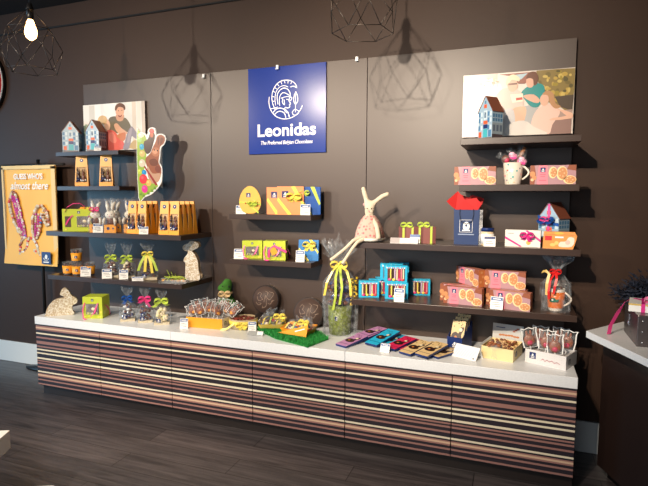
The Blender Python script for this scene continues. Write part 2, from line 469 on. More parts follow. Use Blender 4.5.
sline(mb, [(170,252), (158,225), (153,195), (158,165), (172,138), (195,120), (222,115), (246,120), (262,133), (268,150), (255,143), (240,146)], W_)
for a, b in (((158,165),(168,170)), ((166,147),(176,155)), ((178,132),(187,142)), ((194,121),(200,133)), ((212,116),(214,128)), ((230,116),(228,129)), ((247,121),(241,133)), ((153,190),(164,191)), ((155,213),(165,210))): sline(mb, [a, b], W_*.8)
sline(mb, [(182,225), (178,200), (180,178), (192,160), (210,151), (228,158), (238,175), (240,192), (246,197), (240,210)], W_)
sline(mb, [(170,230), (168,200), (172,172), (186,150), (208,140), (228,146)], W_*.8)
sline(mb, [(190,232), (188,205), (194,182), (210,172), (236,186)], W_*.9)
sline(mb, [(196,198), (214,192), (236,190)], W_*.8)
sline(mb, [(236,192), (233,210), (240,222), (235,228), (236,238), (226,243), (216,240), (212,252), (224,266)], W_)
sline(mb, [(204,200), (202,216), (212,228), (210,205)], W_)
sline(mb, [(222,203), (230,204)], W_*.9)
sline(mb, [(160,262), (172,248), (192,243), (214,250), (228,264), (234,285)], W_*1.1)
sline(mb, [(166,272), (180,260), (196,258), (212,268), (218,288)], W_)
sline(mb, [(146,246), (160,244), (180,238)], W_*.9)
sline(mb, [(264,168), (256,190), (255,212), (263,226), (272,212), (272,190), (264,168)], W_*.9)
sline(mb, [(263,180), (263,226), (262,262)], W_*.7)
sline(mb, [(248,262), (258,250), (268,252), (278,262), (266,276), (252,274), (248,262)], W_*.8)
mb.build('emblem', s)
tz = sg(218, 346)
text_mesh('shop_name', 'Leonidas', .115, whitep, (tz[0], -.0125, tz[1]), s, bold=.0026, xs=1.05, spacing=1.02)
tz = sg(218, 402)
text_mesh('tagline', 'The Preferred Belgian Chocolates', .036, whitep, (tz[0], -.0125, tz[1]), s, bold=.0002, shear=.25, xs=.86, spacing=.92)

# ------------------------------------------------------------ photo canvases
def canvas(name, label, x0, z0, w, h, bgm):
    t = thing(name, label, 'picture', (x0, -.0305, z0))
    MB().box(0, w, -.018, 0, 0, h, M('canvas edge', (150, 140, 130), .6)).build('backing_board', t)
    return t
class Art:
    def __init__(s, fn): s.mb = MB(); s.fn = fn; s.k = 0; s.w = .596 if fn.__name__ == 'f1' else .594; s.h = .357
    def p(s, col, pts, sm=3, rough=.22):
        s.k += 1
        m = M('photo print %d %d %d' % col, col, .25)
        q = [s.fn(*a) for a in pts]
        if sm > 1: q = smooth_pts(q, sm)
        q = [(min(max(x, .0005), s.w - .0005), min(max(z, .0005), s.h - .0005)) for x, z in q]
        s.mb.flat(q, -.0184 - s.k*.00006, m); return s
    def ov(s, col, x, y, rx, ry):
        return s.p(col, [(x + rx*math.cos(2*PI*i/10), y + ry*math.sin(2*PI*i/10)) for i in range(10)], 2)
# left photo: a child leaning on a man
w, h = .596, .357
t = canvas('photo_canvas', 'photo of a smiling man in olive shirt with a child, above the top left shelf', .065, 1.834, w, h, None)
def f1(x, y):
    u = x/590; top = 55 - 45*u; bot = 470 + 60*u
    return (u*w, h*(1 - (y-top)/(bot-top)))
a = Art(f1)
def rect(a, col, u0, v0, u1, v1):
    a.k += 1; a.mb.flat([(u0*w, h*(1-v1)), (u1*w, h*(1-v1)), (u1*w, h*(1-v0)), (u0*w, h*(1-v0))], -.0184 - a.k*.00006, M('photo print %d %d %d' % col, col, .25))
rect(a, (232, 228, 220), 0, 0, 1, 1)
rect(a, (214, 208, 198), .1, .02, .19, .98); rect(a, (243, 240, 234), .2, 0, .55, 1); rect(a, (222, 208, 192), .8, 0, .86, 1); rect(a, (236, 226, 214), .88, 0, .93, 1); rect(a, (212, 198, 184), .95, 0, 1, 1)
a.p((150, 170, 150), [(-0,240), (45,232), (60,300), (40,345), (0,330)], 2)
a.p((196, 196, 190), [(0,330), (60,320), (80,480), (0,480)], 1)
a.p((122, 112, 92), [(250,185), (310,162), (350,190), (400,180), (435,215), (460,290), (430,330), (300,330), (250,295)])
a.p((214, 160, 130), [(322,150), (395,150), (385,205), (350,215), (325,195)])
a.ov((226, 172, 142), 358, 118, 40, 58)
a.p((118, 84, 66), [(312,100), (318,60), (345,35), (375,32), (405,55), (412,90), (398,105), (388,78), (345,72), (325,105)])
a.p((150, 80, 70), [(338,152), (362,160), (378,148), (370,170), (348,172)])
a.ov((90, 62, 52), 345, 108, 4, 5); a.ov((90, 62, 52), 378, 106, 4, 5)
a.p((232, 188, 160), [(205,200), (240,190), (262,240), (250,300), (225,300), (205,250)])
a.p((216, 180, 130), [(140,205), (155,165), (190,150), (225,165), (232,200), (215,235), (160,235)])
a.p((222, 172, 142), [(300,245), (330,235), (370,285), (420,330), (415,350), (350,345), (310,290)])
a.p((222, 108, 98), [(225,310), (265,295), (310,320), (345,380), (385,430), (380,500), (240,500), (220,420)])
a.p((236, 140, 126), [(245,330), (290,325), (320,400), (300,430), (255,400)])
a.p((205, 132, 96), [(320,355), (400,330), (405,390), (380,420), (350,395)])
a.p((150, 142, 150), [(380,500), (400,420), (420,350), (455,280), (480,290), (530,390), (525,420), (490,400), (462,380), (440,500)])
a.p((172, 162, 168), [(430,360), (455,295), (470,300), (455,380), (440,430), (420,440)])
a.p((196, 168, 120), [(440,500), (470,430), (520,430), (540,510)])
a.mb.build('print', t)
# right photo: three women outdoors
w2, h2 = .594, .358
t = canvas('photo_canvas', 'photo of three women outdoors, one in a teal top, above the top right shelf', 2.972, 1.8335, w2, h2, None)
def f2(x, y):
    u = (x-108)/512; top = 75 - 40*u; bot = 360 - 20*u
    return (u*w2, h2*(1 - (y-top)/(bot-top)))
a = Art(f2); w, h = w2, h2
rect(a, (228, 216, 206), 0, 0, 1, 1)
rect(a, (206, 184, 172), 0, 0, .32, .22); rect(a, (240, 224, 222), 0, .55, .3, 1)
a.p((236, 232, 226), [(150,110), (230,90), (290,120), (300,350), (150,350), (130,200)])
a.p((140, 120, 70), [(450,50), (620,38), (615,235), (560,215), (500,190), (470,120)], 2)
rnd = random.Random(3)
for i in range(46):
    x = rnd.uniform(465, 605); y = rnd.uniform(50, 195)
    a.ov(rnd.choice([(190, 160, 80), (160, 140, 60), (205, 180, 100), (120, 105, 60), (96, 88, 56)]), x, y, rnd.uniform(5, 13), rnd.uniform(5, 12))
a.p((86, 74, 62), [(535,170), (618,160), (615,235), (560,215)], 1)
a.p((150, 92, 78), [(280,68), (450,55), (400,110), (370,110), (330,75)], 1); a.p((178, 200, 210), [(352,70), (410,62), (380,92)], 1)
for i in range(30):
    a.ov(rnd.choice([(214, 190, 170), (190, 150, 130), (180, 190, 150), (236, 220, 205)]), rnd.uniform(120, 275), rnd.uniform(85, 125), rnd.uniform(4, 10), rnd.uniform(3, 8))
a.p((150, 120, 112), [(520,255), (614,235), (612,345), (500,348)], 1); a.p((176, 150, 140), [(500,240), (614,228), (612,262), (510,275)], 1)
a.p((176, 176, 176), [(400,215), (470,225), (470,300), (400,290)])
a.p((232, 196, 184), [(270,160), (310,130), (370,140), (395,180), (380,240), (290,240), (262,205)])
a.ov((226, 182, 158), 343, 118, 24, 30); a.p((232, 220, 188), [(312,115), (318,82), (345,68), (372,82), (372,100), (340,92), (325,110)])
a.p((120, 90, 80), [(322,110), (364,106), (364,114), (324,118)], 1)
a.p((226, 180, 150), [(340,235), (400,215), (410,250), (385,330), (350,330)])
a.p((200, 196, 196), [(300,240), (352,232), (356,335), (300,340)])
a.p((34, 140, 138), [(385,150), (410,125), (450,108), (485,120), (488,165), (465,215), (430,215), (395,175)])
a.p((224, 172, 148), [(405,90), (430,80), (440,100), (435,125), (412,125)])
a.p((108, 66, 48), [(404,88), (415,62), (440,55), (458,75), (455,110), (440,118), (436,92), (420,85)])
a.p((240, 228, 206), [(333,160), (392,155), (394,192), (345,198)], 1); a.p((190, 70, 60), [(360,176), (390,172), (391,184), (362,188)], 1)
a.p((222, 172, 148), [(395,165), (440,160), (470,185), (455,200), (410,182)])
a.p((236, 198, 184), [(455,235), (500,205), (550,220), (560,250), (530,300), (515,345), (450,320), (435,290)])
a.ov((226, 180, 156), 490, 185, 20, 28); a.p((186, 140, 100), [(480,160), (500,142), (528,155), (540,200), (565,215), (540,225), (515,200), (505,165)])
a.p((230, 184, 160), [(545,225), (615,245), (614,270), (520,280), (530,268), (590,258)], 2)
a.p((222, 214, 206), [(330,300), (400,280), (450,310), (510,345), (330,352)])
a.mb.build('print', t)

# ------------------------------------------------------------ banner on its stand
bann = M('yellow banner cloth', (252, 190, 78), .5, var=.05, vscale=3)
bedge = M('pale banner margin', (238, 205, 140), .55)
t = thing('banner_stand', 'hanging yellow banner with candy rabbit ears on a black pole stand', 'banner', (-.42, -.1, 0))
MB().tube([(0, .035, .03), (0, .035, 1.78)], .013, BLACK, n=10).build('pole', t)
MB().tube([(-.4, .02, 1.735), (.30, .02, 1.735)], .009, BLACK).build('crossbar', t)
MB().lathe([(.001, 0), (.15, 0), (.15, .012), (.02, .03), (.015, .05), (.001, .05)], BLACK, (0, .035, 0), sx=1.6, sy=.42).build('base', t)
mb = MB()
cols = 14; rows = 20; vs = []; fs = []
for j in range(rows+1):
    for i in range(cols+1):
        u, v = i/cols, j/rows
        x = -.38 + .6*u; z = .905 + .825*v
        y = .004*math.sin(u*9 + v*3) - .03*(1-v)**4 * (1 if v < .5 else 1) + .01
        vs.append((x, y, z))
for j in range(rows):
    for i in range(cols):
        k = j*(cols+1) + i; fs.append((k, k+1, k+cols+2, k+cols+1))
mb.add(vs, fs, bann, True)
mb.add([(x, y + .003, z) for x, y, z in vs], [f[::-1] for f in fs], bedge, True)
bc = mb.build('banner_cloth', t)
mb = MB()   # pale side margins printed on the cloth
for x0, x1 in ((-.38, -.362), (.175, .22)): mb.box(x0, x1, -.0035, -.002, .93, 1.72, bedge)
mb.box(-.38, .22, -.0035, -.002, 1.700, 1.73, bedge)
mb.build('margin', bc)
whb = M('white banner print', (250, 248, 240), .5)
text_mesh('headline', "GUESS WHO'S", .062, whb, (-.075, -.006, 1.638), bc, bold=.002, xs=.82)
text_mesh('script_line', 'almost there', .088, whb, (-.07, -.006, 1.562), bc, bold=.0012, shear=.3, xs=.92)
mb = MB(); rnd = random.Random(5)
cc = [M('candy %d' % i, c, .35) for i, c in enumerate([(222, 204, 174), (204, 176, 142), (205, 60, 150), (196, 120, 90), (40, 110, 190), (225, 70, 60), (240, 235, 225), (150, 90, 70)])]
def bp(x, y): return (-.38 + (x-10)/230*.6, 1.73 - (y-45)/422*.825)     # drawing coordinates on the cloth
def candy(x, y, r, m): c = bp(x, y); mb.ell((c[0], -.006, c[1]), (r, .005, r*.8), m, None, 7, 5)
outl = [[(50,165),(40,200),(45,240),(60,290),(75,325),(92,355),(104,350),(100,310),(90,260),(82,215),(72,175),(60,155),(50,165)],
        [(150,235),(138,270),(135,320),(140,355),(155,350),(165,320),(172,285),(178,250),(195,295),(208,290),(200,240),(180,215),(160,215),(150,235)],
        [(92,358),(80,380),(78,420),(100,408),(108,395),(118,352),(132,352),(150,372),(158,400),(165,430),(150,425),(140,395)],]
for pl in outl:
    for p, q in zip(pl[:-1], pl[1:]):
        n = max(1, int(math.hypot(q[0]-p[0], q[1]-p[1])/6.5))
        for k in range(n):
            candy(p[0] + (q[0]-p[0])*k/n + rnd.uniform(-2, 2), p[1] + (q[1]-p[1])*k/n + rnd.uniform(-2, 2), .0155, rnd.choice([cc[0], cc[0], cc[1], cc[3], cc[6], cc[4] if rnd.random() < .4 else cc[0], cc[5] if rnd.random() < .4 else cc[7]]))
for y in range(178, 345, 10):
    c0 = 60 + (y-165)*.19
    for dx in (-9, -1, 7, 15): candy(c0 + dx + rnd.uniform(-1.5, 1.5), y + dx*.5, .013, cc[2] if rnd.random() < .8 else cc[0])
for y in range(250, 350, 10):
    for dx in (-6, 5): candy(156 + dx - (y-300)*.08, y, .013, cc[2] if rnd.random() < .8 else cc[0])
for x in range(185, 205, 9):
    for y in range(235, 290, 13): candy(x, y, .010, rnd.choice([cc[0], cc[1], cc[3]]))
for x, y, m in ((98, 405, DCHOC), (120, 422, cc[2]), (105, 428, cc[4]), (140, 410, cc[0])): candy(x, y, .013, m)
mb.build('candy_rabbit_ears', bc)
mb = MB(); c = bp(200, 432); emblem(mb, c[0], c[1], .05, -.03); mb.build('logo_patch', bc)

# ------------------------------------------------------------ red round sign, far left
t = thing('round_wall_sign', 'round red wall sign with white ring and black rim at the left edge', 'sign', (-1.115, 0, 2.45))
rx = Matrix.Rotation(PI/2, 4, 'X')
MB().lathe([(.001, .001), (.3, .001), (.3, .03), (.297, .034), (.292, .03), (.001, .03)], BLACK, mat=rx, n=48).build('rim', t)
MB().lathe([(.001, .0312), (.291, .0312), (.291, .0300), (.001, .0300)], M('white ring', (235, 235, 235), .4), mat=rx, n=48).build('ring', t)
MB().lathe([(.001, .0335), (.279, .0335), (.279, .031), (.001, .031)], M('sign red', (200, 25, 30), .35), mat=rx, n=48).build('face', t)
MB().box(-.25, .25, -.0355, -.0335, -.025, .02, WHITE).build('white_bar', t)

# ------------------------------------------------------------ pendant cages
wirem = M('black steel wire', (74, 68, 64), .35, metal=.8)
def pendant(label, loc, rz, lit):
    t = thing('pendant_lamp', label, 'lamp', loc, rz, 'wire cage pendant lamps')   # origin: the apex of the cage
    MB().tube([(0, 0, .03), (0, 0, 3.0 - loc[2])], .003, BLACK).build('cord', t)
    MB().lathe([(.001, .0), (.022, 0), (.022, .01), (.019, .012), (.019, -.05), (.021, -.055), (.001, -.055)], BLACK).build('socket', t)
    MB().lathe([(.001, .04), (.012, .038), (.022, .005), (.022, 0)], BLACK).build('socket_cap', t)
    MB().lathe([(.001, 3.0-loc[2]), (.05, 3.0-loc[2]), (.05, 2.98-loc[2]), (.001, 2.975-loc[2])], BLACK).build('ceiling_rose', t)
    r1 = [(.125*math.cos(R(60*i)), .125*math.sin(R(60*i)), -.115) for i in range(6)]
    r2 = [(.168*math.cos(R(60*i+30)), .168*math.sin(R(60*i+30)), -.225) for i in range(6)]
    r3 = [(.14*math.cos(R(60*i)), .14*math.sin(R(60*i)), -.35) for i in range(6)]
    mb = MB(); ed = []
    for i in range(6):
        ed += [((.02*math.cos(R(60*i)), .02*math.sin(R(60*i)), 0), r1[i]), (r1[i], r1[(i+1) % 6]), (r1[i], r2[i]), (r1[(i+1) % 6], r2[i]), (r2[i], r3[i]), (r2[i], r3[(i+1) % 6]), (r3[i], r3[(i+1) % 6])]
    for a, b in ed: mb.tube([a, b], .0018, wirem, n=5)
    mb.build('wire_cage', t)
    bm_ = M('glowing bulb glass', (255, 190, 120), .2, emit=14) if lit else M('lit bulb glass', (255, 205, 150), .2, emit=6)
    MB().lathe([(.014, -.055), (.02, -.07), (.032, -.11), (.034, -.13), (.028, -.155), (.012, -.170), (.001, -.172)], bm_, n=20).build('bulb', t)
pendant('wire cage pendant lamp with a glowing bulb at the top left', (.548, -.9, 2.575), 8, True)
pendant('wire cage pendant lamp right of it, cut by the top edge above the blue sign', (2.60, -.9, 2.575), 20, False)

# ============================================================ products
def price_tag(loc, rz, label, w=.036, h=.048, tilt=22):
    """small white card leaning back on its own foot, blue header and grey print lines"""
    mb = MB(); m = Matrix.Rotation(R(-tilt), 4, 'X')
    mb.box(-w/2, w/2, 0, .0015, 0, h, WHITE, m)
    mb.flat([(-w/2*.92, h*.70), (w/2*.92, h*.70), (w/2*.92, h*.95), (-w/2*.92, h*.95)], -.0004, TAGBLUE, m)
    mb.flat([(-w*.30, h*.79), (w*.30, h*.79), (w*.30, h*.86), (-w*.30, h*.86)], -.0008, WHITE, m)
    for k, (a, b) in enumerate(((-.36, .2), (-.36, .32), (-.1, .34))):
        z = h*(.52 - .16*k); mb.flat([(a*w, z), (b*w, z), (b*w, z + h*.045), (a*w, z + h*.045)], -.0004, GREYTXT, m)
    mb.box(-w/2, w/2, 0, h*math.sin(R(tilt))*1.0, 0, .0015, WHITE)
    o = mb.build('price_tag', loc=loc, rot=R(rz)); tag(o, label, 'price tag', 'small white price tags'); return o

# ---- house shaped cartons
SKY = M('pale blue house print', (158, 184, 202), .35); WINB = M('blue window print', (76, 126, 168), .35); ROOF = M('brown roof print', (128, 72, 54), .4)
def house(name, label, loc, rz, w=.12, d=.10, h=.155, hr=.235, group='house-shaped cartons'):
    t = thing(name, label, 'carton', loc, rz, group)
    mb = MB(); mb.prism([(-w/2, 0), (w/2, 0), (w/2, h), (0, hr), (-w/2, h)], 0, d, SKY)
    def q(x, z, a, b, m): mb.flat([(x, z), (x+a, z), (x+a, z+b), (x, z+b)], -.0006, m)
    lb = M('light wall print', (205, 220, 228), .35); tl = M('teal awning print', (70, 175, 185), .35); orr = M('orange print', (225, 95, 45), .35)
    for x in (-w*.47, w*.17):
        for z in (.055, .095, .128): q(x, z, w*.13, .024, WINB); q(x + w*.16, z, w*.13, .024, lb)
    q(-w*.47, .0, w*.94, .014, M('grey plinth print', (120, 110, 110), .4))
    q(-w*.12, .015, w*.3, .045, tl); q(-w*.12, .062, w*.3, .022, NAVY); q(-w*.12, .086, w*.3, .018, orr); q(-w*.1, .11, w*.24, .05, lb); q(-w*.06, .12, w*.12, .03, WINB); q(-w*.1, .172, w*.2, .02, orr); q(-w*.05, .195, w*.1, .016, WINB)
    q(-w*.44, .016, w*.2, .03, orr); q(w*.24, .016, w*.2, .036, WINB)
    mr = Matrix.Translation((w/2, 0, 0)) @ Matrix.Rotation(R(90), 4, 'Z')
    def q2(x, z, a, b, m, k=0): mb.flat([(x, z), (x+a, z), (x+a, z+b), (x, z+b)], -.0006 - k*.0004, m, mr)
    q2(0, 0, d, .03, M('dark shopfront print', (80, 70, 74), .4)); q2(0, .032, d, .058, M('side shutters print', (150, 165, 175), .4))
    for k in range(4): q2(d*(.05 + .24*k), .098, d*.17, .04, WINB); q2(d*(.05 + .24*k), .115, d*.17, .003, lb, 1)
    for k in range(3): q2(d*(.08 + .32*k), .045, d*.2, .034, M('dusk window print', (95, 110, 130), .4), 1)
    mb.build('body', t)
    rf = MB(); e = .004
    for sgn in (-1, 1):
        a = Vector((0, 0, hr + .002)); b = Vector((sgn*(w/2 + e), 0, h - .006))
        n = Vector((sgn*(hr-h), 0, w/2)).normalized()*.003
        p = [a, b, b + n, a + n]
        vs = [(v.x, -.003, v.z) for v in p] + [(v.x, d + .003, v.z) for v in p]
        rf.add(vs, [(0,1,2,3), (7,6,5,4), (0,4,5,1), (1,5,6,2), (2,6,7,3), (3,7,4,0)], ROOF)
    rf.build('roof', t)
    return t
house('house_carton', 'house-shaped blue carton at the left end of the top left shelf', (.045, -.165, ZL1), 31, w=.118)
house('house_carton', 'house-shaped blue carton beside the canvas of man and child, with a price tag before it', (.262, -.165, ZL1), 8, w=.112, d=.09)
house('house_carton', 'house-shaped blue carton alone on the top right shelf before the photo of three women', (3.112, -.25, ZR1), -40, w=.10, d=.082)
hb = house('house_carton', 'house-shaped blue carton tied with pink and blue ribbon behind the orange pouch', (3.455, -.20, ZR3), -36, w=.12)
mb = MB()
mb.box(-.006, .008, -.003, -.0015, .03, .23, PINK); 
mb.ribbon([(-.062, -.004, .16), (-.03, -.008, .148), (0, -.012, .14), (.03, -.008, .125), (.062, -.004, .118)], (0, 0, .008), BLUE)
bow(mb, (0, -.012, .142), .045, BLUE, tails=.9, seed=2); bow(mb, (-.005, -.016, .15), .03, PINK, tails=1.6, seed=4)
mb.build('ribbon', hb)
mb = MB(); mb.box(-.03, .03, 0, .004, 0, .07, BLACK, Matrix.Rotation(R(-14), 4, 'X')).box(-.024, .024, -.001, 0, .008, .062, M('frame grey', (170, 175, 178), .4), Matrix.Rotation(R(-14), 4, 'X'))
tag(mb.build('card_frame', loc=(.158, -.10, ZL1), rot=R(25)), 'small dark framed card between the two cartons on the top left shelf', 'frame')
price_tag((.325, -.185, ZL1 + .0005), 25, 'white price tag on the top left shelf before the second house carton', .05, .04)

# ---- orange treat bag with clear window
def treat_bag(label, loc, rz, group, w=.09, d=.06, h=.235, n=1, name='treat_bag', seed=1):
    t = thing(name, label, 'treat bag', loc, rz, group)
    mb = MB(); wt = w*.40; dt = d*.12
    v = [(-w/2, 0, 0), (w/2, 0, 0), (w/2, d, 0), (-w/2, d, 0), (-wt, d*.44, h), (wt, d*.44, h), (wt, d*.56, h), (-wt, d*.56, h)]
    mb.add(v, [(0,3,2,1), (4,5,6,7), (1,2,6,5), (2,3,7,6), (3,0,4,7)], ORANGE)
    # front: base strip, header, thin orange side rails around the clear window
    def P(u, z): k = z/h; hw = w/2 + (wt - w/2)*k; return (u*hw, d*.44*k - .0006, z)
    for (u0, u1, z0, z1, m) in ((-1, 1, 0, h*.13, ORANGE), (-1, 1, h*.62, h, ORANGE2), (-1, -.82, h*.13, h*.62, ORANGE2), (.82, 1, h*.13, h*.62, ORANGE2)):
        mb.add([P(u0, z0), P(u1, z0), P(u1, z1), P(u0, z1)], [(0,1,2,3)], m)
    mb.build('paper_bag', t)
    MB().add([tuple(Vector(P(u, z)) + Vector((0, .012, 0))) for u, z in ((-.86, h*.1), (.86, h*.1), (.86, h*.66), (-.86, h*.66))], [(0,1,2,3)], M('light bag backing', (226, 186, 130), .5)).build('added_backing', t)  # pale panel added behind the sweets so the window looks lit inside
    MB().add([P(-.82, h*.13), P(.82, h*.13), P(.82, h*.62), P(-.82, h*.62)], [(0,1,2,3)], CELLO).build('window', t)
    rnd = random.Random(seed); mb = MB()
    zb = h*.14
    for k, (x, m) in enumerate(((-.018, DCHOC if seed % 2 else WCHOC), (.016, CHOC))):
        y = -.004
        mb.ell((x, y+.004, zb+.03), (.014, .006, .028), m, None, 10, 7); mb.ell((x, y+.004, zb+.066), (.011, .006, .013), m, None, 10, 7)
        for sx in (-.005, .005): mb.ell((x+sx, y+.005, zb+.085), (.0035, .004, .014), m, None, 8, 6)
    for k in range(9): mb.ell((rnd.uniform(-w*.36, w*.36), -.004, zb + rnd.uniform(.004, .03)), .0075, rnd.choice([NAVY, WHITE, M('silver foil', (190, 195, 205), .25, metal=.8), NAVY]), None, 8, 6)
    mb.build('chocolates', t)
    mb = MB(); mb.disc(0, 0, .014, -.0008, NAVY); mb.disc(0, .001, .0045, -.0014, WHITE)
    o = mb.build('logo_patch', t, loc=(0, d*.44*.84 - .001, h*.84)); o.rotation_euler = (-math.atan(d*.44/h), 0, 0)
    return t
tb = treat_bag('orange treat bag with a clear window, left one on the second left shelf', (.150, -.175, ZL2), 31, 'orange treat bags', w=.1, d=.055)
dup(tb, (.388, -.175, ZL2), 29, 'orange treat bag with a clear window, right one on the second left shelf')
# rows of bags on the third left shelf
tb2 = None
for gi, (x0, rows, txt) in enumerate(((.832, 3, 'the left block'), (1.102, 4, 'the right block'))):
    for r in range(rows):
        for c in range(2):
            loc = (x0 - .050 + .084*c, -.382 + r*.056 + .012, ZL3 + .0005)
            lab = 'orange treat bag, %s %s in %s on the third left shelf' % (('front', 'second', 'third', 'rear')[r], ('left', 'right')[c], txt)
            if tb2 is None: tb2 = treat_bag(lab, loc, 0, 'rows of orange treat bags on the third left shelf', w=.083, d=.052, h=.225, seed=3)
            else: dup(tb2, loc, 0, lab)
price_tag((.905, -.392, ZL3 + .0005), 32, 'price tag before the left block of orange treat bags', .06, .055)

# ---- green carry boxes with window and pink ribbon
def carry_box(label, loc, rz, w, d, h, group, handle='front', two=False):
    t = thing('carry_box', label, 'gift box', loc, rz, group)
    mb = MB(); mb.box(-w/2, w/2, 0, d, 0, h, LIME)
    wx0, wx1, wz0, wz1 = -w*.32, w*.32, h*.2, h*.68
    if two: wx0 = -w*.06; wx1 = w*.34
    dk = M('dark box inside', (92, 70, 60), .6)
    mb.flat([(wx0, wz0), (wx1, wz0), (wx1, wz1), (wx0, wz1)], -.0006, dk)
    if two: mb.flat([(-w*.42, wz0), (-w*.24, wz0), (-w*.24, wz1), (-w*.42, wz1)], -.0006, dk)
    for a, b in ((.38, .1), (.42, .3), (-.4, .1), (.3, .08)): mb.disc(w*a, h*b, h*.04, -.0007, YEL)
    mr = Matrix.Translation((w/2, 0, 0)) @ Matrix.Rotation(R(90), 4, 'Z')
    for k in range(3): mb.disc(d*(.3 + .2*k), h*(.25 + .12*k), h*.09, -.0006, M('pale lime print', (212, 222, 120), .4), mr)
    mb.build('box', t, bevel=.0015)
    mb = MB()
    mb.ell((wx0*.4 + wx1*.6, -.003, (wz0+wz1)/2), (h*.17, .006, h*.13), CHOC); mb.ell((wx0*.4 + wx1*.6, -.009, (wz0+wz1)/2 + h*.02), (h*.09, .004, h*.07), WCHOC)
    for k in range(5): mb.ell((wx0 + (wx1-wx0)*(.15 + .17*k), -.003, wz0 + h*.05), (h*.05, .005, h*.045), (YEL, LIME, WCHOC, CHOC, YEL)[k])
    mb.build('chocolates', t)
    MB().box(wx0, wx1, -.0115, -.011, wz0, wz1, GLASSP).build('window', t)
    mb = MB(); emblem(mb, 0, h*.85, h*.055, -.0008); mb.build('logo_patch', t)
    mb = MB()
    if handle == 'front':
        pts = [(-w*.38, -.003, h*.74), (-w*.46, -.012, h*.42), (-w*.38, -.03, h*.05), (-w*.2, -.05, .006), (0, -.045, .02), (w*.16, -.022, h*.3), (w*.28, -.006, h*.72)]
        mb.ribbon(pts, [(.004, 0, 0)]*2 + [(.003, 0, .004)]*2 + [(.004, 0, .002)] + [(.006, 0, .002)]*2, PINK)
        mb.ribbon([(w*.5 + .001, d*.3, h*.6), (w*.5 + .012, d*.42, h*.5), (w*.5 + .02, d*.6, h*.28), (w*.5 + .01, d*.8, h*.08), (w*.5+.002, d*.85, h*.04)], (0, .007, 0), PINK)
    else:
        mb.ribbon([(-w*.4, -.002, h*.3), (-w*.3, -.006, h*.55), (-w*.18, -.004, h*.72)], (.006, 0, 0), PINK)
        mb.ribbon([(w*.3, -.004, h*.25), (w*.31, -.006, h*.7)], (.006, 0, 0), PINK)
        mb.ribbon([(-w*.42, 0, h*.86), (-w*.34, .0, h*1.08), (-w*.15, 0, h*1.24), (w*.05, 0, h*1.25), (w*.2, 0, h*1.1)], (.0, .006, .003), PINK)
    mb.build('ribbon', t)
    return t
cb = carry_box('green carry box with yellow trimmed top at the left end of the third left shelf', (.285, -.345, ZL3), 36, .222, .05, .165, 'lime green carry boxes', 'top', True)
mb = MB(); rnd = random.Random(2)
for k in range(9): mb.ell((rnd.uniform(.01, .1), rnd.uniform(.005, .04), .165 + .007), (.011, .009, .008), rnd.choice([ORANGE, YEL, ORANGE]), None, 8, 6)
mb.box(-.0, .105, .002, .045, .165, .168, ORANGE); mb.build('egg_topping', cb)
carry_box('lime green cube box with pink ribbon handles on the worktop at left', (.458, -.42, ZT), 20, .142, .125, .158, 'lime green carry boxes')
carry_box('lime green box at the left of the lower centre shelf, behind a price tag', (1.625, -.175, ZC2), 22, .135, .06, .122, 'lime green carry boxes', 'front')
b2 = carry_box('lime green box with an orange tag on the lower centre shelf', (1.805, -.205, ZC2), 14, .15, .09, .128, 'lime green carry boxes', 'front')
mb = MB(); mt = Matrix.Translation((0, -.018, .06)) @ Matrix.Rotation(R(-25), 4, 'Y')
mb.prism([(-.02, -.02), (.02, -.02), (.02, .018), (.012, .026), (-.012, .026), (-.02, .018)], 0, .0015, ORANGE, mt); mb.build('orange_tag', b2)
mb = MB(); mb.ribbon([(.0, -.014, .10), (.03, -.02, .085), (.06, -.022, .07), (.085, -.02, .06)], (0, .001, .008), PINK); mb.ribbon([(0, -.014, .1), (-.03, -.018, .07), (-.035, -.016, .02)], (.007, 0, 0), PINK); mb.build('ribbon_tail', b2)
price_tag((1.545, -.222, ZC2 + .0005), 22, 'price tag before the left green box on the lower centre shelf', .064, .07)

# ---- white wrapped bunny treats with orange base boxes
def bunny_treat(label, loc, rz, seed, pink=False, group='wrapped bunny treats with orange bases'):
    t = thing('bunny_treat', label, 'bunny treat', loc, rz, group); t.scale = (1.05, 1.0, 1.06)
    mb = MB(); mb.box(-.038, .038, 0, .05, 0, .055, ORANGE); mb.disc(-.012, .03, .01, -.0006, NAVY); mb.disc(.02, .03, .006, -.0006, NAVY); mb.build('base_box', t)
    wh = M('white bunny sleeve', (232, 226, 214), .5)
    mb = MB(); mb.ell((0, .02, .075), (.03, .018, .04), CHOC); mb.ell((0, .016, .12), (.034, .02, .028), wh)
    mb.ell((-.012, .0, .122), (.004, .003, .004), DCHOC, None, 8, 5); mb.ell((.012, .0, .122), (.004, .003, .004), DCHOC, None, 8, 5); mb.ell((0, -.003, .112), (.004, .003, .003), PINK, None, 8, 5)
    mb.tube([(-.03, -.004, .1), (-.036, -.01, .08), (-.038, -.006, .06)], [.009, .011, .007], wh); mb.tube([(.03, -.004, .1), (.036, -.01, .08), (.034, -.006, .05)], [.009, .011, .007], wh)
    mb.tube([(-.012, .02, .14), (-.016, .022, .18), (-.022, .02, .215)], [.008, .013, .006], wh, n=10); mb.tube([(.012, .02, .14), (.018, .024, .185), (.034, .018, .205)], [.008, .013, .006], wh, n=10)
    mb.build('bunny', t)
    mb = MB(); cello_bag(mb, .085, .06, .12, .165, .23, CELLO, seed); mb.build('cellophane', t)
    if pink:
        mb = MB(); bow(mb, (0, -.012, .158), .032, PINK, tails=.8, seed=seed); mb.build('bow', t)
    return t
bunny_treat('wrapped white bunny treat with pink bow beside the green carry box', (.468, -.375, ZL3), 33, 1, True)
bunny_treat('wrapped white bunny treat half hidden behind the pink-bowed one', (.55, -.27, ZL3), 33, 2)
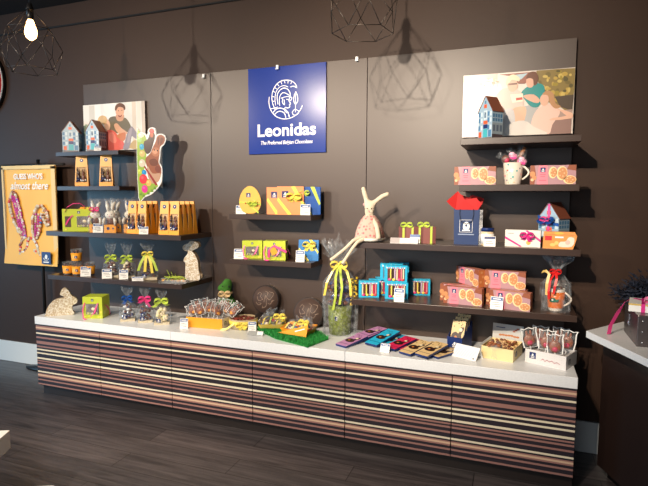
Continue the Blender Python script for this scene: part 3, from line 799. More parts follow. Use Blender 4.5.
bunny_treat('wrapped white bunny treat with orange base at the middle front of its cluster', (.600, -.375, ZL3), 30, 3)
bt = bunny_treat('wrapped white bunny treat rightmost of its cluster, next to the orange bags', (.692, -.285, ZL3), 30, 4)
mb = MB(); mb.ell((-.004, -.002, .195), .01, BLUE, None, 10, 7); mb.build('blue_button', bt)
price_tag((.505, -.392, ZL3 + .0005), 38, 'price tag leaning before the pink-bowed bunny treat', .066, .07)

# ---- lower left shelf: cups, bags, basket, tall rabbit
def cup(label, loc):
    t = thing('snack_cup', label, 'cup', loc, random.uniform(0, 60), 'clear cups of chocolates with orange sleeves')
    MB().lathe([(.001, 0), (.032, 0), (.04, .098), (.0385, .098), (.031, .003), (.001, .003)], GLASSP, n=28).build('cup', t)
    MB().lathe([(.0331, .012), (.0385, .07), (.0392, .07), (.0337, .012)], ORANGE, n=28, fn=None).build('sleeve', t)
    mb = MB(); rnd = random.Random(int(loc[0]*100))
    for k in range(22):
        a = rnd.uniform(0, 6.28); r = rnd.uniform(0, .022); mb.ell((r*math.cos(a), r*math.sin(a), rnd.uniform(.055, .082)), rnd.uniform(.008, .012), rnd.choice([CHOC, DCHOC, CHOC]), None, 8, 6)
    mb.lathe([(.001, .006), (.029, .006), (.033, .055), (.001, .06)], M('red brown filling', (120, 40, 35), .4), n=18); mb.build('chocolates', t)
    mb = MB(); emblem(mb, 0, .04, .009, -.0375); mb.build('logo_patch', t, rot=R(38) - t.rotation_euler.z)
cup('clear snack cup with orange sleeve at the far left of the lowest left shelf', (.150, -.335, ZL4))
cup('clear snack cup with orange sleeve in the middle of its row, carrying another cup', (.240, -.335, ZL4))
cup('clear snack cup with orange sleeve stacked on top of another', (.238, -.335, ZL4 + .099))
cup('clear snack cup behind a price tag, right of the stacked cups', (.325, -.30, ZL4))
price_tag((.345, -.362, ZL4 + .0005), 38, 'price tag before the rightmost snack cup', .07, .075)
def wrapped_bag(label, loc, rz, rib, fill, seed, w=.1, d=.06, hb=.1, hp=.15, ht=.23, base=None, group='ribboned clear treat bags', bigbow=1.0):
    t = thing('ribboned_bag', label, 'treat bag', loc, rz, group)
    MB().box(-w*.46, w*.46, -d*.46, d*.46, 0.0, .016, base or M('beige card base', (222, 205, 170), .5)).build('base', t)
    mb = MB(); rnd = random.Random(seed)
    for k in range(52):
        z = rnd.uniform(.02, hb*1.1); q = 1.05 - .5*z/hb
        mb.ell((rnd.uniform(-w*.36, w*.36)*q, rnd.uniform(-d*.34, d*.34)*q, z), (rnd.uniform(.009, .015), .011, rnd.uniform(.008, .014)), rnd.choice(fill), None, 9, 6)
    mb.build('chocolates', t)
    mb = MB(); cello_bag(mb, w, d, hb, hp, ht, CELLO, seed); mb.build('cellophane', t)
    mb = MB(); bow(mb, (0, -.012, hp), .036*bigbow, rib, tails=1.5, seed=seed); mb.lathe([(.016, -.005), (.018, 0), (.016, .005)], rib, (0, 0, hp), 14); mb.build('bow', t)
    mb = MB(); emblem(mb, -w*.18, .032, .0135, -d*.5 - .004); mb.build('logo_patch', t)
    return t
SILV = M('silver foil', (190, 195, 205), .25, metal=.8)
wrapped_bag('clear chocolate bag with lime bow, left of a pair on the lowest left shelf', (.548, -.32, ZL4), 36, LIME2, [CHOC, CHOC, WCHOC, SILV], 11, w=.105, ht=.25, bigbow=1.15)
wrapped_bag('clear chocolate bag with lime bow, right of a pair on the lowest left shelf', (.675, -.30, ZL4), 36, LIME2, [CHOC, DCHOC, WCHOC], 12, w=.105, ht=.25, bigbow=1.15)
price_tag((.563, -.382, ZL4 + .0005), 38, 'price tag before the left lime-bowed bag', .066, .07)
price_tag((.700, -.368, ZL4 + .0005), 38, 'price tag before the right lime-bowed bag', .06, .07)
t = wrapped_bag('clear bag with long yellow ribbons in the middle of the lowest left shelf', (.86, -.30, ZL4), 34, YEL, [CHOC, CHOC, DCHOC, CHOC], 13, w=.13, d=.07, hb=.12, hp=.185, ht=.255, bigbow=1.1)
mb = MB()
for sgn, L in ((-1, .12), (-.3, .13), (.5, .14), (1, .125)):
    mb.ribbon([(0, -.015, .19), (sgn*.02, -.035, .17), (sgn*.045, -.045, .12), (sgn*.062, -.045, .19 - L)], (.009, 0, 0), LIME2 if abs(sgn) == 1 else YEL)
mb.build('ribbon_tails', t)
price_tag((.84, -.388, ZL4 + .0005), 35, 'low white label below the yellow-ribboned bag on the lowest left shelf', .075, .03, 10)
t = thing('ribbon_basket', 'flat tray of green ribbon curls and orange sweets on the lowest left shelf', 'tray', (1.11, -.345, ZL4), 22)
mb = MB(); mb.box(-.095, .095, -.045, .045, 0, .006, CELLO); 
for a, b, c, d in ((-.095, .095, -.046, -.044), (-.095, .095, .044, .046)): mb.box(a, b, c, d, 0, .025, GLASSP)
for a in (-.095, .093): mb.box(a, a + .002, -.044, .044, 0, .025, GLASSP)
mb.build('tray', t)
mb = MB(); rnd = random.Random(9)
for k in range(9):
    x, y = rnd.uniform(-.08, .06), rnd.uniform(-.03, .03); a = rnd.uniform(-.6, .6); L = rnd.uniform(.05, .09)
    mb.ribbon([(x, y, .012), (x + L*.3*math.cos(a), y, .04), (x + L*.7*math.cos(a), y + L*.2*math.sin(a), .035), (x + L*math.cos(a), y + L*.3*math.sin(a), .02)], (0, .005, .002), LIME2)
for k in range(3): mb.ribbon([(-.02 + .02*k, 0, .02), (-.03 + .02*k, 0, .055), (-.045 + .028*k, 0, .085 - .012*k)], (.0, .004, .003), LIME2)
mb.build('ribbon_curls', t)
mb = MB()
for k in range(14): mb.ell((rnd.uniform(-.08, .085), rnd.uniform(-.035, .035), .014), (.013, .01, .009), rnd.choice([ORANGE, ORANGE, CHOC, WCHOC]), None, 8, 6)
mb.build('sweets', t)

def pattern_mat(name, base, fg, scale):
    m, nt, b = nodemat(name); N = nt.nodes; L = nt.links
    tc = N.new('ShaderNodeTexCoord'); v = N.new('ShaderNodeTexVoronoi'); v.inputs['Scale'].default_value = scale; v.feature = 'F1'
    n = N.new('ShaderNodeTexNoise'); n.inputs['Scale'].default_value = scale*.8
    ad = N.new('ShaderNodeMixRGB'); ad.blend_type = 'ADD'; ad.inputs['Fac'].default_value = .03
    L.new(tc.outputs['Object'], ad.inputs[1]); L.new(n.outputs['Color'], ad.inputs[2]); L.new(ad.outputs[0], v.inputs['Vector'])
    mt = N.new('ShaderNodeMath'); mt.operation = 'SINE'; mu = N.new('ShaderNodeMath'); mu.operation = 'MULTIPLY'; mu.inputs[1].default_value = 13
    L.new(v.outputs['Distance'], mu.inputs[0]); L.new(mu.outputs[0], mt.inputs[0])
    r = N.new('ShaderNodeValToRGB'); r.color_ramp.elements[0].position = .1; r.color_ramp.elements[1].position = .35
    r.color_ramp.elements[0].color = rgb(base); r.color_ramp.elements[1].color = rgb(fg)
    L.new(mt.outputs[0], r.inputs['Fac']); L.new(r.outputs['Color'], b.inputs['Base Color']); b.inputs['Roughness'].default_value = .7
    return m
rabpat = pattern_mat('white flower pattern on tan', (200, 178, 146), (244, 238, 226), 40)
rabtan = M('plain tan paper mache', (186, 164, 136), .75)
# tall rabbit: traced profile standing upright, patterned on its broad side
prof = [(-.030, 0), (.052, 0), (.060, .03), (.052, .07), (.048, .12), (.030, .160), (.012, .180), (.026, .190), (.048, .200), (.058, .214), (.050, .232), (.030, .240), (.012, .244), (-.004, .240), (-.014, .228), (-.03, .224), (-.048, .212), (-.050, .196), (-.036, .184), (-.016, .180), (-.022, .160), (-.040, .140), (-.046, .120), (-.034, .105), (-.036, .06)]
t = thing('paper_rabbit', 'tall upright patterned tan rabbit figure at the right of the lowest left shelf', 'rabbit figure', (1.155, -.20, ZL4), 20)
mb = MB(); mb.prism(smooth_pts([(x*1.05, z*1.14) for x, z in prof], 3), -.03, .03, rabpat, side=rabtan); mb.build('body', t, bevel=.006)
MB().ell((.06, .0, .03), .02, rabtan).build('tail', t)
# crouching rabbit on the worktop
prof = [(-.118, .0), (.062, 0), (.064, .03), (.058, .055), (.070, .075), (.092, .085), (.100, .105), (.092, .125), (.070, .14), (.055, .155), (.040, .185), (.018, .205), (-.006, .200), (-.018, .178), (-.022, .158), (.0, .145), (.008, .132), (-.03, .128), (-.07, .115), (-.102, .085), (-.122, .05), (-.128, .02)]
t = thing('paper_rabbit', 'crouching patterned tan rabbit figure at the left end of the worktop', 'rabbit figure', (.165, -.40, ZT), 42)
mb = MB(); mb.prism(smooth_pts([(x*.93, z*.98) for x, z in prof], 3), -.02, .022, rabpat, side=rabtan); mb.build('body', t, bevel=.005)

# ---- worktop left: three small bags
bb = M('beige card base', (222, 205, 170), .5)
wrapped_bag('small clear treat bag with a blue bow on the worktop', (.735, -.375, ZT), 34, BLUE, [CHOC, NAVY, WHITE, SILV], 21, w=.105, d=.06, hb=.105, hp=.168, ht=.238, group='small ribboned bags on the worktop')
wrapped_bag('small clear treat bag with a pink bow on the worktop', (.875, -.36, ZT), 34, PINK, [CHOC, NAVY, CHOC, SILV], 22, w=.105, d=.06, hb=.105, hp=.168, ht=.238, group='small ribboned bags on the worktop', bigbow=1.2)
wrapped_bag('small clear treat bag of white chocolates with a lime bow on the worktop', (1.02, -.365, ZT), 32, LIME2, [WCHOC, WCHOC, M('pale yellow chocolate', (238, 228, 170), .4)], 23, w=.11, d=.065, hb=.10, hp=.165, ht=.235, group='small ribboned bags on the worktop', bigbow=1.3)

# ---- lollipops
CLW = film('wrap film', clear=.93, nscale=45)
def lolly(label, loc, rot, group, heart=False, orange=False, kind=0):
    CH = M('bright milk chocolate', (150, 86, 58), .35, var=.2, vscale=60); bw = .0026 if heart else .0014
    t = thing('chocolate_lollipop', label, 'lollipop', loc, 0, group); t.rotation_euler = rot
    MB().tube([(0, 0, 0), (0, 0, .07)], .0022, WHITE, n=6).build('stick', t)
    mb = MB(); mb.ell((0, 0, .095), (.026, .009, .034), CH); mb.ell((-.009, 0, .133), (.006, .005, .018), CH, None, 8, 6); mb.ell((.009, 0, .133), (.006, .005, .018), CH, None, 8, 6)
    mb.ell((0, -.008, .112), (.009, .004, .007), M('light chocolate face', (170, 110, 76), .4), None, 10, 6)
    mb.ell((0, -.008, .082), (.013, .004, .013), M('deep pink sugar', (205, 30, 80), .4) if heart else (ORANGE if orange else WCHOC), None, 10, 6); mb.build('chocolate_bunny', t)
    mb = MB(); rnd = random.Random(kind)
    o = [(-.030, .058), (.030, .058), (.034, .1), (.032, .145), (.036, .165), (.018, .158), (0, .166), (-.02, .157), (-.036, .165), (-.032, .145), (-.034, .1)]
    for y, sg_ in ((-.011, 1), (.009, -1)):
        c = [(x, y - sg_*0 , z) for x, z in o]
        n = len(c); vs = c + [(0, y - .004*sg_, .1)]
        mb.add(vs, [(i, (i+1) % n, n) if sg_ > 0 else ((i+1) % n, i, n) for i in range(n)], CLW)
    n = len(o); mb.add([(x, -.011, z) for x, z in o] + [(x, .009, z) for x, z in o], [(i, i+n, (i+1) % n + n, (i+1) % n) for i in range(n)], CLW)
    mb.ribbon([(o[i][0], -.0115, o[i][1]) for i in (10, 0, 1, 2, 3, 4)], (bw, 0, .001), WHITE); mb.ribbon([(o[i][0], -.0115, o[i][1]) for i in (4, 5, 6, 7, 8, 9, 10)], (.0012, 0, bw*.8), WHITE)
    mb.build('wrapper', t)
    return t
def tray_box(name, label, loc, rz, w, d, h, front, side, sidemark=True):
    t = thing(name, label, 'display box', loc, rz)
    mb = MB(); mb.box(0, w, 0, .002, 0, h, front); mb.box(0, w, d-.002, d, 0, h, side); mb.box(0, .002, .002, d-.002, 0, h, side); mb.box(w-.002, w, .002, d-.002, 0, h, side); mb.box(.002, w-.002, .002, d-.002, 0, .002, side)
    mb.box(.002, w-.002, .002, d-.002, h*.72, h*.74, side)
    if sidemark:
        m = Matrix.Translation((w, 0, 0)) @ Matrix.Rotation(R(90), 4, 'Z'); emblem(mb, d*.25, h*.5, h*.2, -.0006, m, M('black print', (40, 40, 44), .4))
    mb.build('box', t); return t
tray_box('display_tray', 'cardboard display tray with plain orange front full of chocolate lollipops', (1.225, -.375, ZT), 4, .27, .185, .07, ORANGE, M('whitish card', (222, 212, 200), .5))
G = 'chocolate lollipops in the orange-fronted tray'; lo = None; rnd = random.Random(4)
for k in range(18):
    x = 1.245 + .235*((k*5) % 18)/18; y = -.335 + .12*(k % 3)/2
    loc = (x, y + .02*(k/18), ZT + rnd.uniform(.035, .056)); rot = (R(rnd.uniform(-30, 12)), R(-34 + 74*((k*5) % 18)/18 + rnd.uniform(-16, 16)), R(rnd.uniform(-20, 60)))
    if lo is None: lo = lolly('wrapped chocolate bunny lollipop standing in the orange-fronted tray', loc, rot, G, orange=True); lo.scale = (1.0, .9, .76)
    else: q = dup(lo, loc, 0, 'wrapped chocolate bunny lollipop standing in the orange-fronted tray'); q.rotation_euler = rot
price_tag((1.245, -.43, ZT + .0005), 30, 'price tag before the orange-fronted lollipop tray', .052, .07)

# ---- green plush rabbit seen from behind the lollipops
plm = M('green felt plush', (62, 120, 42), .95, bump=.6, bscale=120, var=.2, vscale=60)
t = thing('plush_rabbit', 'green felt plush animal with beige neck bow behind the lollipop tray', 'plush toy', (1.368, -.088, ZT), 20); t.scale = (1.06, .95, 1.1)
skin('body', [[(0, 0, .03, .052), (0, 0, .09, .056), (0, 0, .14, .044), (0, -.004, .18, .03), (0.002, -.006, .21, .04), (.006, -.002, .245, .036), (.012, .004, .27, .02)], [(0, 0, .09, .056), (.05, -.006, .10, .022), (.066, -.02, .06, .018)], [(0, 0, .09, .056), (-.05, -.006, .10, .022), (-.064, -.02, .06, .018)],
              [(.002, -.006, .21, .04), (-.03, -.02, .212, .022), (-.055, -.03, .205, .012)], [(0, 0, .03, .052), (.04, -.045, .02, .02)], [(0, 0, .03, .052), (-.04, -.045, .02, .02)]], plm, t)
for x in (-.02, .022): MB().ell((x, -.041, .225), .005, BLACK, None, 8, 6).build('eye', t)
mb = MB(); bow(mb, (-.005, -.048, .178), .042, M('beige ribbon', (214, 186, 140), .6), tails=.9, seed=3); mb.lathe([(.038, -.007), (.042, 0), (.038, .007)], M('beige ribbon', (214, 186, 140), .6), (0, -.004, .178), 18); mb.build('neck_bow', t)

# ---- round tins
tinm = M('dark brown tin', (34, 24, 21), .35, spec=.5); tinf = M('brown tin lid face', (80, 64, 58), .5, spec=.3); gold = M('pale gold print', (176, 150, 130), .4)
def tin_lid(label, loc, rz, r=.1, tilt=14):
    t = thing('round_tin', label, 'tin', loc, rz, 'round brown tins leaning on the wall')
    mt = Matrix.Rotation(R(-tilt), 4, 'X') @ Matrix.Translation((0, 0, r)) @ Matrix.Rotation(PI/2, 4, 'X')
    MB().lathe([(.001, -.062), (r, -.062), (r, -.002), (r - .003, .0), (r*.95, .0), (.001, .0)], tinm, mat=mt, n=40, smooth=False).build('tin', t)
    MB().lathe([(.001, .0012), (r*.94, .0012), (r*.94, 0), (.001, 0)], tinf, mat=mt, n=40).build('lid_face', t)
    mb = MB(); m2 = Matrix.Rotation(R(-tilt), 4, 'X') @ Matrix.Translation((0, -.0022, r))
    for st in ([(-.06,.03),(-.045,.05),(-.03,.04),(-.04,.02),(-.02,.0),(-.05,-.01),(-.06,.01)], [(.0,.06),(.02,.05),(.01,.02),(.03,.0),(.05,.02),(.06,.05)], [(-.01,-.02),(0,.03),(.01,-.04),(-.02,-.06)], [(.02,-.02),(.04,-.03),(.05,-.01),(.07,.0)], [(-.07,-.02),(-.05,-.04),(-.03,-.03)]):
        pts = smooth_pts([(x*r/.1, z*r/.1) for x, z in st], 2)
        for q in stroke(pts, .0016): mb.flat(q, 0, gold, m2)
    mb.build('gold_script', t)
tin_lid('round brown tin with gold script leaning on the wall behind the ribboned tin', (1.680, -.103, ZT + .0705), 4, .098, 6)
o = MB().lathe([(.001, 0), (.082, 0), (.082, .06), (.084, .06), (.084, .07), (.001, .07)], tinm, n=36, smooth=False).build('round_tin', loc=(1.705, -.118, ZT)); tag(o, 'round brown tin lying flat beneath the leaning tin, behind the ribboned tin', 'tin')
tin_lid('round brown tin leaning on the wall behind the egg boxes, beside the big wrapped gift', (2.005, -.125, ZT), 4, .105)
t = thing('ribboned_tin', 'open round tin of red-brown sweets tied with yellow ribbon beside the grass mat', 'tin', (1.585, -.235, ZT), 10)
MB().lathe([(.001, 0), (.092, 0), (.095, .066), (.092, .066), (.089, .052), (.001, .052)], M('pale clear tub', (196, 176, 140), .3), n=36).build('tub', t)
mb = MB(); rnd = random.Random(6)
for k in range(70):
    a = rnd.uniform(0, 6.28); r = .08*math.sqrt(rnd.random()); mb.ell((r*math.cos(a), r*math.sin(a), .055), (.011, .011, .008), rnd.choice([M('dark red sweet', (110, 35, 35), .3), CHOC, M('brick sweet', (140, 60, 48), .3)]), None, 8, 5)
mb.build('sweets', t)
mb = MB(); mb.lathe([(.0945, .028), (.0975, .03), (.0985, .056), (.0955, .056)], YEL, n=36)
mb.ribbon([(-.03, -.094, .045), (-.05, -.105, .03), (-.075, -.115, .012), (-.115, -.12, .004)], (0, .003, .007), YEL); bow(mb, (.03, -.1, .04), .04, YEL, tails=1.0, seed=8); mb.build('ribbon', t)

# ---- grass mat with trays
t = thing('grass_mat', 'bright green artificial grass mat lying on the worktop', 'mat', (1.98, -.30, ZT))
gm = [M('grass green %d' % i, c, .6) for i, c in enumerate([(34, 150, 62), (60, 182, 80), (24, 122, 50)])]
poly = [(-.28, .165), (-.25, .19), (.10, .13), (.25, -.02), (.195, -.225), (-.06, -.13), (-.17, -.05), (-.275, .03)]
mb = MB(); mb.add([(x, y, 0) for x, y in poly] + [(x, y, .006) for x, y in poly], [list(range(8))[::-1][:], [8+i for i in range(8)][::1]] + [(i, (i+1) % 8, (i+1) % 8 + 8, i + 8) for i in range(8)], gm[2])
mb.build('backing', t)
mb = MB(); rnd = random.Random(12)
def inside(x, y):
    c = False; j = 7
    for i in range(8):
        xi, yi = poly[i]; xj, yj = poly[j]
        if (yi > y) != (yj > y) and x < (xj-xi)*(y-yi)/(yj-yi) + xi: c = not c
        j = i
    return c
n = 0
while n < 9000:
    x, y = rnd.uniform(-.4, .28), rnd.uniform(-.23, .21)
    if not inside(x, y): continue
    n += 1; a = rnd.uniform(0, 6.28); w = .0015; dx, dy = w*math.cos(a), w*math.sin(a); lx, ly = rnd.uniform(-.012, .012), rnd.uniform(-.012, .012); hh = rnd.uniform(.018, .036)
    mb.add([(x-dx, y-dy, .005), (x+dx, y+dy, .005), (x + lx, y + ly, hh)], [(0, 1, 2)], rnd.choice(gm))
o = mb.build('grass_pile', t); o['kind'] = 'stuff'
def egg_tray(label, loc, rz, w, d, card, seed, cello=True):
    t = thing('easter_tray', label, 'treat tray', loc, rz, 'wrapped treat trays on the grass mat')
    mb = MB(); h = .028
    vs = [(-w/2, -d/2, 0), (w/2, -d/2, 0), (w/2, d/2, 0), (-w/2, d/2, 0), (-w*.6, -d*.62, h), (w*.6, -d*.62, h), (w*.6, d*.62, h*1.7), (-w*.6, d*.62, h*1.7)]
    mb.add(vs, [(0,3,2,1), (0,1,5,4), (1,2,6,5), (2,3,7,6), (3,0,4,7)], card); mb.add([(x*.97, y*.97, z + .001) for x, y, z in vs], [(0,1,2,3), (4,5,1,0), (5,6,2,1), (6,7,3,2), (7,4,0,3)], card)
    mb.build('tray', t)
    mb = MB(); rnd = random.Random(seed)
    for k in range(20):
        mb.ell((rnd.uniform(-w*.42, w*.42), rnd.uniform(-d*.36, d*.4), rnd.uniform(.018, .042)), (rnd.uniform(.012, .02), .013, .012), rnd.choice([CHOC, CHOC, YEL, WCHOC, M('bright blue foil', (30, 120, 200), .3, metal=.4), LIME, RED]), None, 10, 7)
    mb.build('sweets', t)
    mb = MB()
    for k in range(3): 
        x = -w*.4 + w*.3*k; mb.ribbon([(x, -d*.5, .03), (x + .01, -d*.2, .06 + .01*(k % 2)), (x + .03, d*.1, .065), (x + .02, d*.45, .05)], (.005, .002, 0), (YEL, LIME2, YEL)[k])
    bow(mb, (w*.32, -d*.2, .075), .04, YEL, tails=1.2, seed=seed); mb.build('ribbon', t)
    mb = MB(); n = 22; rr = []
    for j in range(n):
        a = 2*PI*j/n; rr.append((w*.62*math.cos(a)*rnd.uniform(.92, 1.12), d*.66*math.sin(a)*rnd.uniform(.92, 1.12), rnd.uniform(.02, .05)))
    r2 = [(x*.6 + rnd.uniform(-.01, .01), y*.6, z + rnd.uniform(.03, .055)) for x, y, z in rr]; mb.add(rr + r2 + [(0, 0, .085)], [(j, (j+1) % n, n + (j+1) % n, n + j) for j in range(n)] + [(n + j, n + (j+1) % n, 2*n) for j in range(n)], CELLO2)
    for k in range(6):
        x = rnd.uniform(-w*.3, w*.5); y = rnd.uniform(-d*.3, d*.4); mb.add([(x, y, .05), (x + .03, y + .01, .055), (x + rnd.uniform(-.02, .05), y, .12), (x - .01, y + .02, .1)], [(0, 1, 2), (0, 2, 3)], CELLO2)
    mb.build('cellophane', t); return t
egg_tray('cellophane-wrapped egg basket at left on the grass mat', (1.80, -.225, ZT + .022), 20, .15, .11, M('straw card', (226, 196, 92), .5), 31)
o = egg_tray('orange card tray of sweets with yellow bow at right on the grass mat', (2.02, -.30, ZT + .022), -10, .175, .10, ORANGE, 32)
mb = MB(); mm = Matrix.Rotation(R(-12), 4, 'X')
mb.prism([(-.11, 0), (.105, 0), (.11, .075), (.07, .06)], 0, .002, ORANGE, Matrix.Translation((0, -.078, 0)) @ mm); mb.flat([(.02, .02), (.09, .045), (.09, .052), (.02, .028)], -.001, WHITE, Matrix.Translation((0, -.078, 0)) @ mm); mb.build('front_flap', o)
price_tag((1.705, -.335, ZT + .0005), 26, 'price tag standing at the front left corner of the grass mat', .052, .068)
mb = MB(); mb.box(-.05, .05, -.002, .0, 0, .032, M('grey label print', (150, 152, 150), .5), Matrix.Rotation(R(-40), 4, 'X')).box(.012, .048, -.0035, -.002, .004, .028, WHITE, Matrix.Rotation(R(-40), 4, 'X')).box(-.05, .05, 0, .02, 0, .0015, WHITE)
tag(mb.build('label_holder', loc=(1.765, -.405, ZT + .0005), rot=R(10)), 'low grey label holder lying in front of the grass mat', 'label holder')

# ---- large wrapped gift with vase
t = thing('wrapped_gift', 'large cellophane-wrapped gift with green glass and yellow ribbons on the worktop', 'gift', (2.245, -.150, ZT), 20)
MB().lathe([(.001, 0), (.068, 0), (.074, .08), (.077, .19), (.071, .19), (.064, .01), (.001, .008)], M('green vase glass', (118, 130, 48), .25, bump=.7, bscale=60, var=.5, vscale=70), n=28).build('vase', t)
mb = MB(); rnd = random.Random(15)
for k in range(80): 
    a = rnd.uniform(0, 6.28); r = rnd.uniform(.0, .072); mb.ell((r*math.cos(a), r*math.sin(a), rnd.uniform(.19, .34)), (rnd.uniform(.014, .022), .016, .015), rnd.choice([CHOC, DCHOC, NAVY, M('purple foil', (105, 75, 130), .3, metal=.5), CHOC, SILV]), None, 10, 7)
mb.build('chocolates', t)
mb = MB(); cello_bag(mb, .20, .17, .34, .45, .60, CELLO2, 5, flare=1.5, n=48, amp=.12); mb.build('cellophane', t)
mb = MB()
for (dx, dz, hh) in ((-.09, .15, .56), (-.01, .2, .66), (.045, .13, .58), (-.05, .1, .56)):
    mb.add([(0, 0, .45), (dx - .03, -.01, .45 + dz*.5), (dx, 0.0, hh), (dx + .03, .01, .45 + dz*.55)], [(0, 1, 2), (0, 2, 3)], CELLO2)
mb.build('cellophane_top', t)
mb = MB(); bow(mb, (-.01, -.035, .455), .055, YEL, tails=.9, seed=5, w=.22)
for pts, m in (([(-.01, -.04, 0.450), (-.05, -.08, 0.416), (-.085, -.1, 0.347), (-.10, -.1, 0.266)], YEL), ([(0, -.04, 0.450), (.0, -.085, 0.404), (.01, -.105, 0.312), (-.005, -.105, 0.209)], LIME2), ([(0, -.04, 0.450), (.04, -.08, 0.416), (.06, -.1, 0.347), (.065, -.1, 0.266)], YEL), ([(-.01, -.04, 0.450), (-.03, -.09, 0.381), (-.03, -.108, 0.266), (-.045, -.1, 0.174)], LIME2)):
    mb.ribbon(pts, (.0075, 0, .002), m)
mb.build('ribbon', t)
mb = MB()
for k in range(46):
    z = rnd.uniform(.20, .38); mb.ell((.085 + rnd.uniform(-.02, .02), -.05 + rnd.uniform(-.02, .02), z), (.009, .007, .007), M('flower yellow', (225, 185, 40), .6), None, 7, 5)
mb.tube([(.06, -.03, .1), (.085, -.05, .25), (.09, -.05, .36)], .002, M('stem green', (90, 110, 40), .6)); mb.build('yellow_flowers', t)
mb = MB(); emblem(mb, -.02, .11, .014, -.072); mb.build('logo_patch', t)

# ---- flat chocolate bars
def bar(label, loc, rz, col, group, tilt=8, L=.2, w=.082, name='chocolate_bar'):
    t = thing(name, label, 'chocolate bar', loc, 0, group); t.rotation_euler = Euler((R(tilt), 0, R(rz)))
    MB().box(-w/2, w/2, 0, L, 0, .012, NAVY).box(-w/2, w/2, .0, L, .012, .0135, col).build('box', t)
    mb = MB(); up = Matrix.Translation((0, L*.5, .0140)) @ Matrix.Rotation(R(-90), 4, 'X')
    mb.prism(smooth_pts([(-.031, -.028), (.004, -.040), (.031, -.024), (.023, .0), (.035, .040), (.022, .046), (.006, .010), (-.012, .016), (-.033, .0)], 3), -.0006, 0, DCHOC, up)
    mb.disc(.016, .03, .010, -.0009, WCHOC, up); mb.disc(-.008, -.014, .008, -.0009, M('caramel print', (196, 120, 60), .4), up)
    mb.flat([(-w*.46, -L*.36), (w*.46, -L*.36), (w*.46, -L*.345), (-w*.46, -L*.345)], -.0007, NAVY, up)
    rnd = random.Random(1)
    for k in range(9): mb.disc(rnd.uniform(-.032, .032), rnd.uniform(.045, .09), .0036, -.0008, DCHOC, up, 6)
    mb.build('print', t); return t
LIL = M('lilac card', (196, 140, 190), .4); CRIM = M('crimson card', (215, 40, 85), .4); SAND = M('sand card', (226, 194, 140), .45)
G = 'flat chocolate bars fanned out on the worktop'
bar('lilac flat chocolate bar, front one of three', (2.35, -.44, ZT), -24, LIL, G, 6)
bar('lilac flat chocolate bar, middle one of three, half under the front one', (2.395, -.33, ZT + .006), -26, LIL, G, 5)
bar('lilac flat chocolate bar, rear one of three', (2.415, -.26, ZT + .018), -30, LIL, G, 5)
bar('bright blue flat chocolate bar lying on top of another blue one', (2.515, -.375, ZT + .008), -24, CYAN, G, 10, .23, .09)
bar('bright blue flat chocolate bar beneath the top blue one, showing at its right edge', (2.555, -.34, ZT), -27, CYAN, G, 4, .22, .085)
bar('crimson flat chocolate bar beside the blue ones, behind a price tag', (2.635, -.41, ZT + .006), -27, CRIM, G, 7)
bar('crimson flat chocolate bar mostly under the other crimson one', (2.675, -.385, ZT), -33, CRIM, G, 4)
price_tag((2.615, -.452, ZT + .0005), -6, 'price tag before the crimson chocolate bars', .055, .05)
bar('sand coloured flat chocolate bar at the front left of its fan', (2.735, -.47, ZT + .006), -27, SAND, G, 8)
bar('sand coloured flat chocolate bar at the front right of its fan', (2.83, -.495, ZT + .012), -27, SAND, G, 8)
bar('sand coloured flat chocolate bar second from the left, deeper in the fan', (2.79, -.40, ZT), -27, SAND, G, 3)
bar('sand coloured flat chocolate bar at the bottom right of its fan', (2.885, -.445, ZT), -34, SAND, G, 3)
# navy dispenser with upright sand bars
t = thing('bar_dispenser', 'navy dispenser box for sand coloured bars on the worktop below the cookie boxes', 'display box', (2.985, -.30, ZT), -18)
mb = MB(); mb.prism([(-.045, 0), (.045, 0), (.045, .085), (-.045, .085)], 0, .003, NAVY); mb.box(-.045, .045, .137, .14, 0, .16, NAVY); mb.box(-.045, .045, .003, .137, 0, .003, NAVY)
for x in (-.045, .042): mb.add([(x, .003, 0), (x+.003, .003, 0), (x+.003, .137, 0), (x, .137, 0), (x, .003, .085), (x+.003, .003, .085), (x+.003, .137, .155), (x, .137, .155)], [(0,3,2,1), (4,5,6,7), (0,1,5,4), (1,2,6,5), (2,3,7,6), (3,0,4,7)], NAVY)
mb.build('box', t); mb = MB(); emblem(mb, 0, .045, .022, -.0008); mb.build('logo_patch', t)
for k, (y, z) in enumerate(((-.26, .075), (-.225, .10), (-.19, .125))):
    b = bar('sand coloured chocolate bar standing %s in the navy dispenser' % ('foremost', 'second', 'rearmost')[k], (2.992 + .010*k, -.286 + .034*k, ZT + .012 + .012*k), -18, SAND, 'bars standing in the dispenser', 70, .165, .078)
# white information card
t = thing('info_card', 'blank-looking white folded card with fine grey print standing before the navy dispenser', 'card', (3.045, -.405, ZT), -25)
mb = MB(); mm = Matrix.Rotation(R(-38), 4, 'X'); mb.box(-.073, .073, 0, .0018, 0, .076, WHITE, mm).box(-.073, .073, .055, .0568, 0, .072, WHITE, Matrix.Translation((0, .082, 0)) @ Matrix.Rotation(R(30), 4, 'X') @ Matrix.Translation((0, -.055, 0)))
for k in range(8):
    x = -.062 + .0145*k; mb.flat([(x, .012), (x + .0022, .012), (x + .018, .06), (x + .0158, .06)], -.0006, M('faint print', (205, 205, 205), .5), mm)
mb.disc(.055, .012, .005, -.0008, GREYTXT, mm); mb.build('card', t)

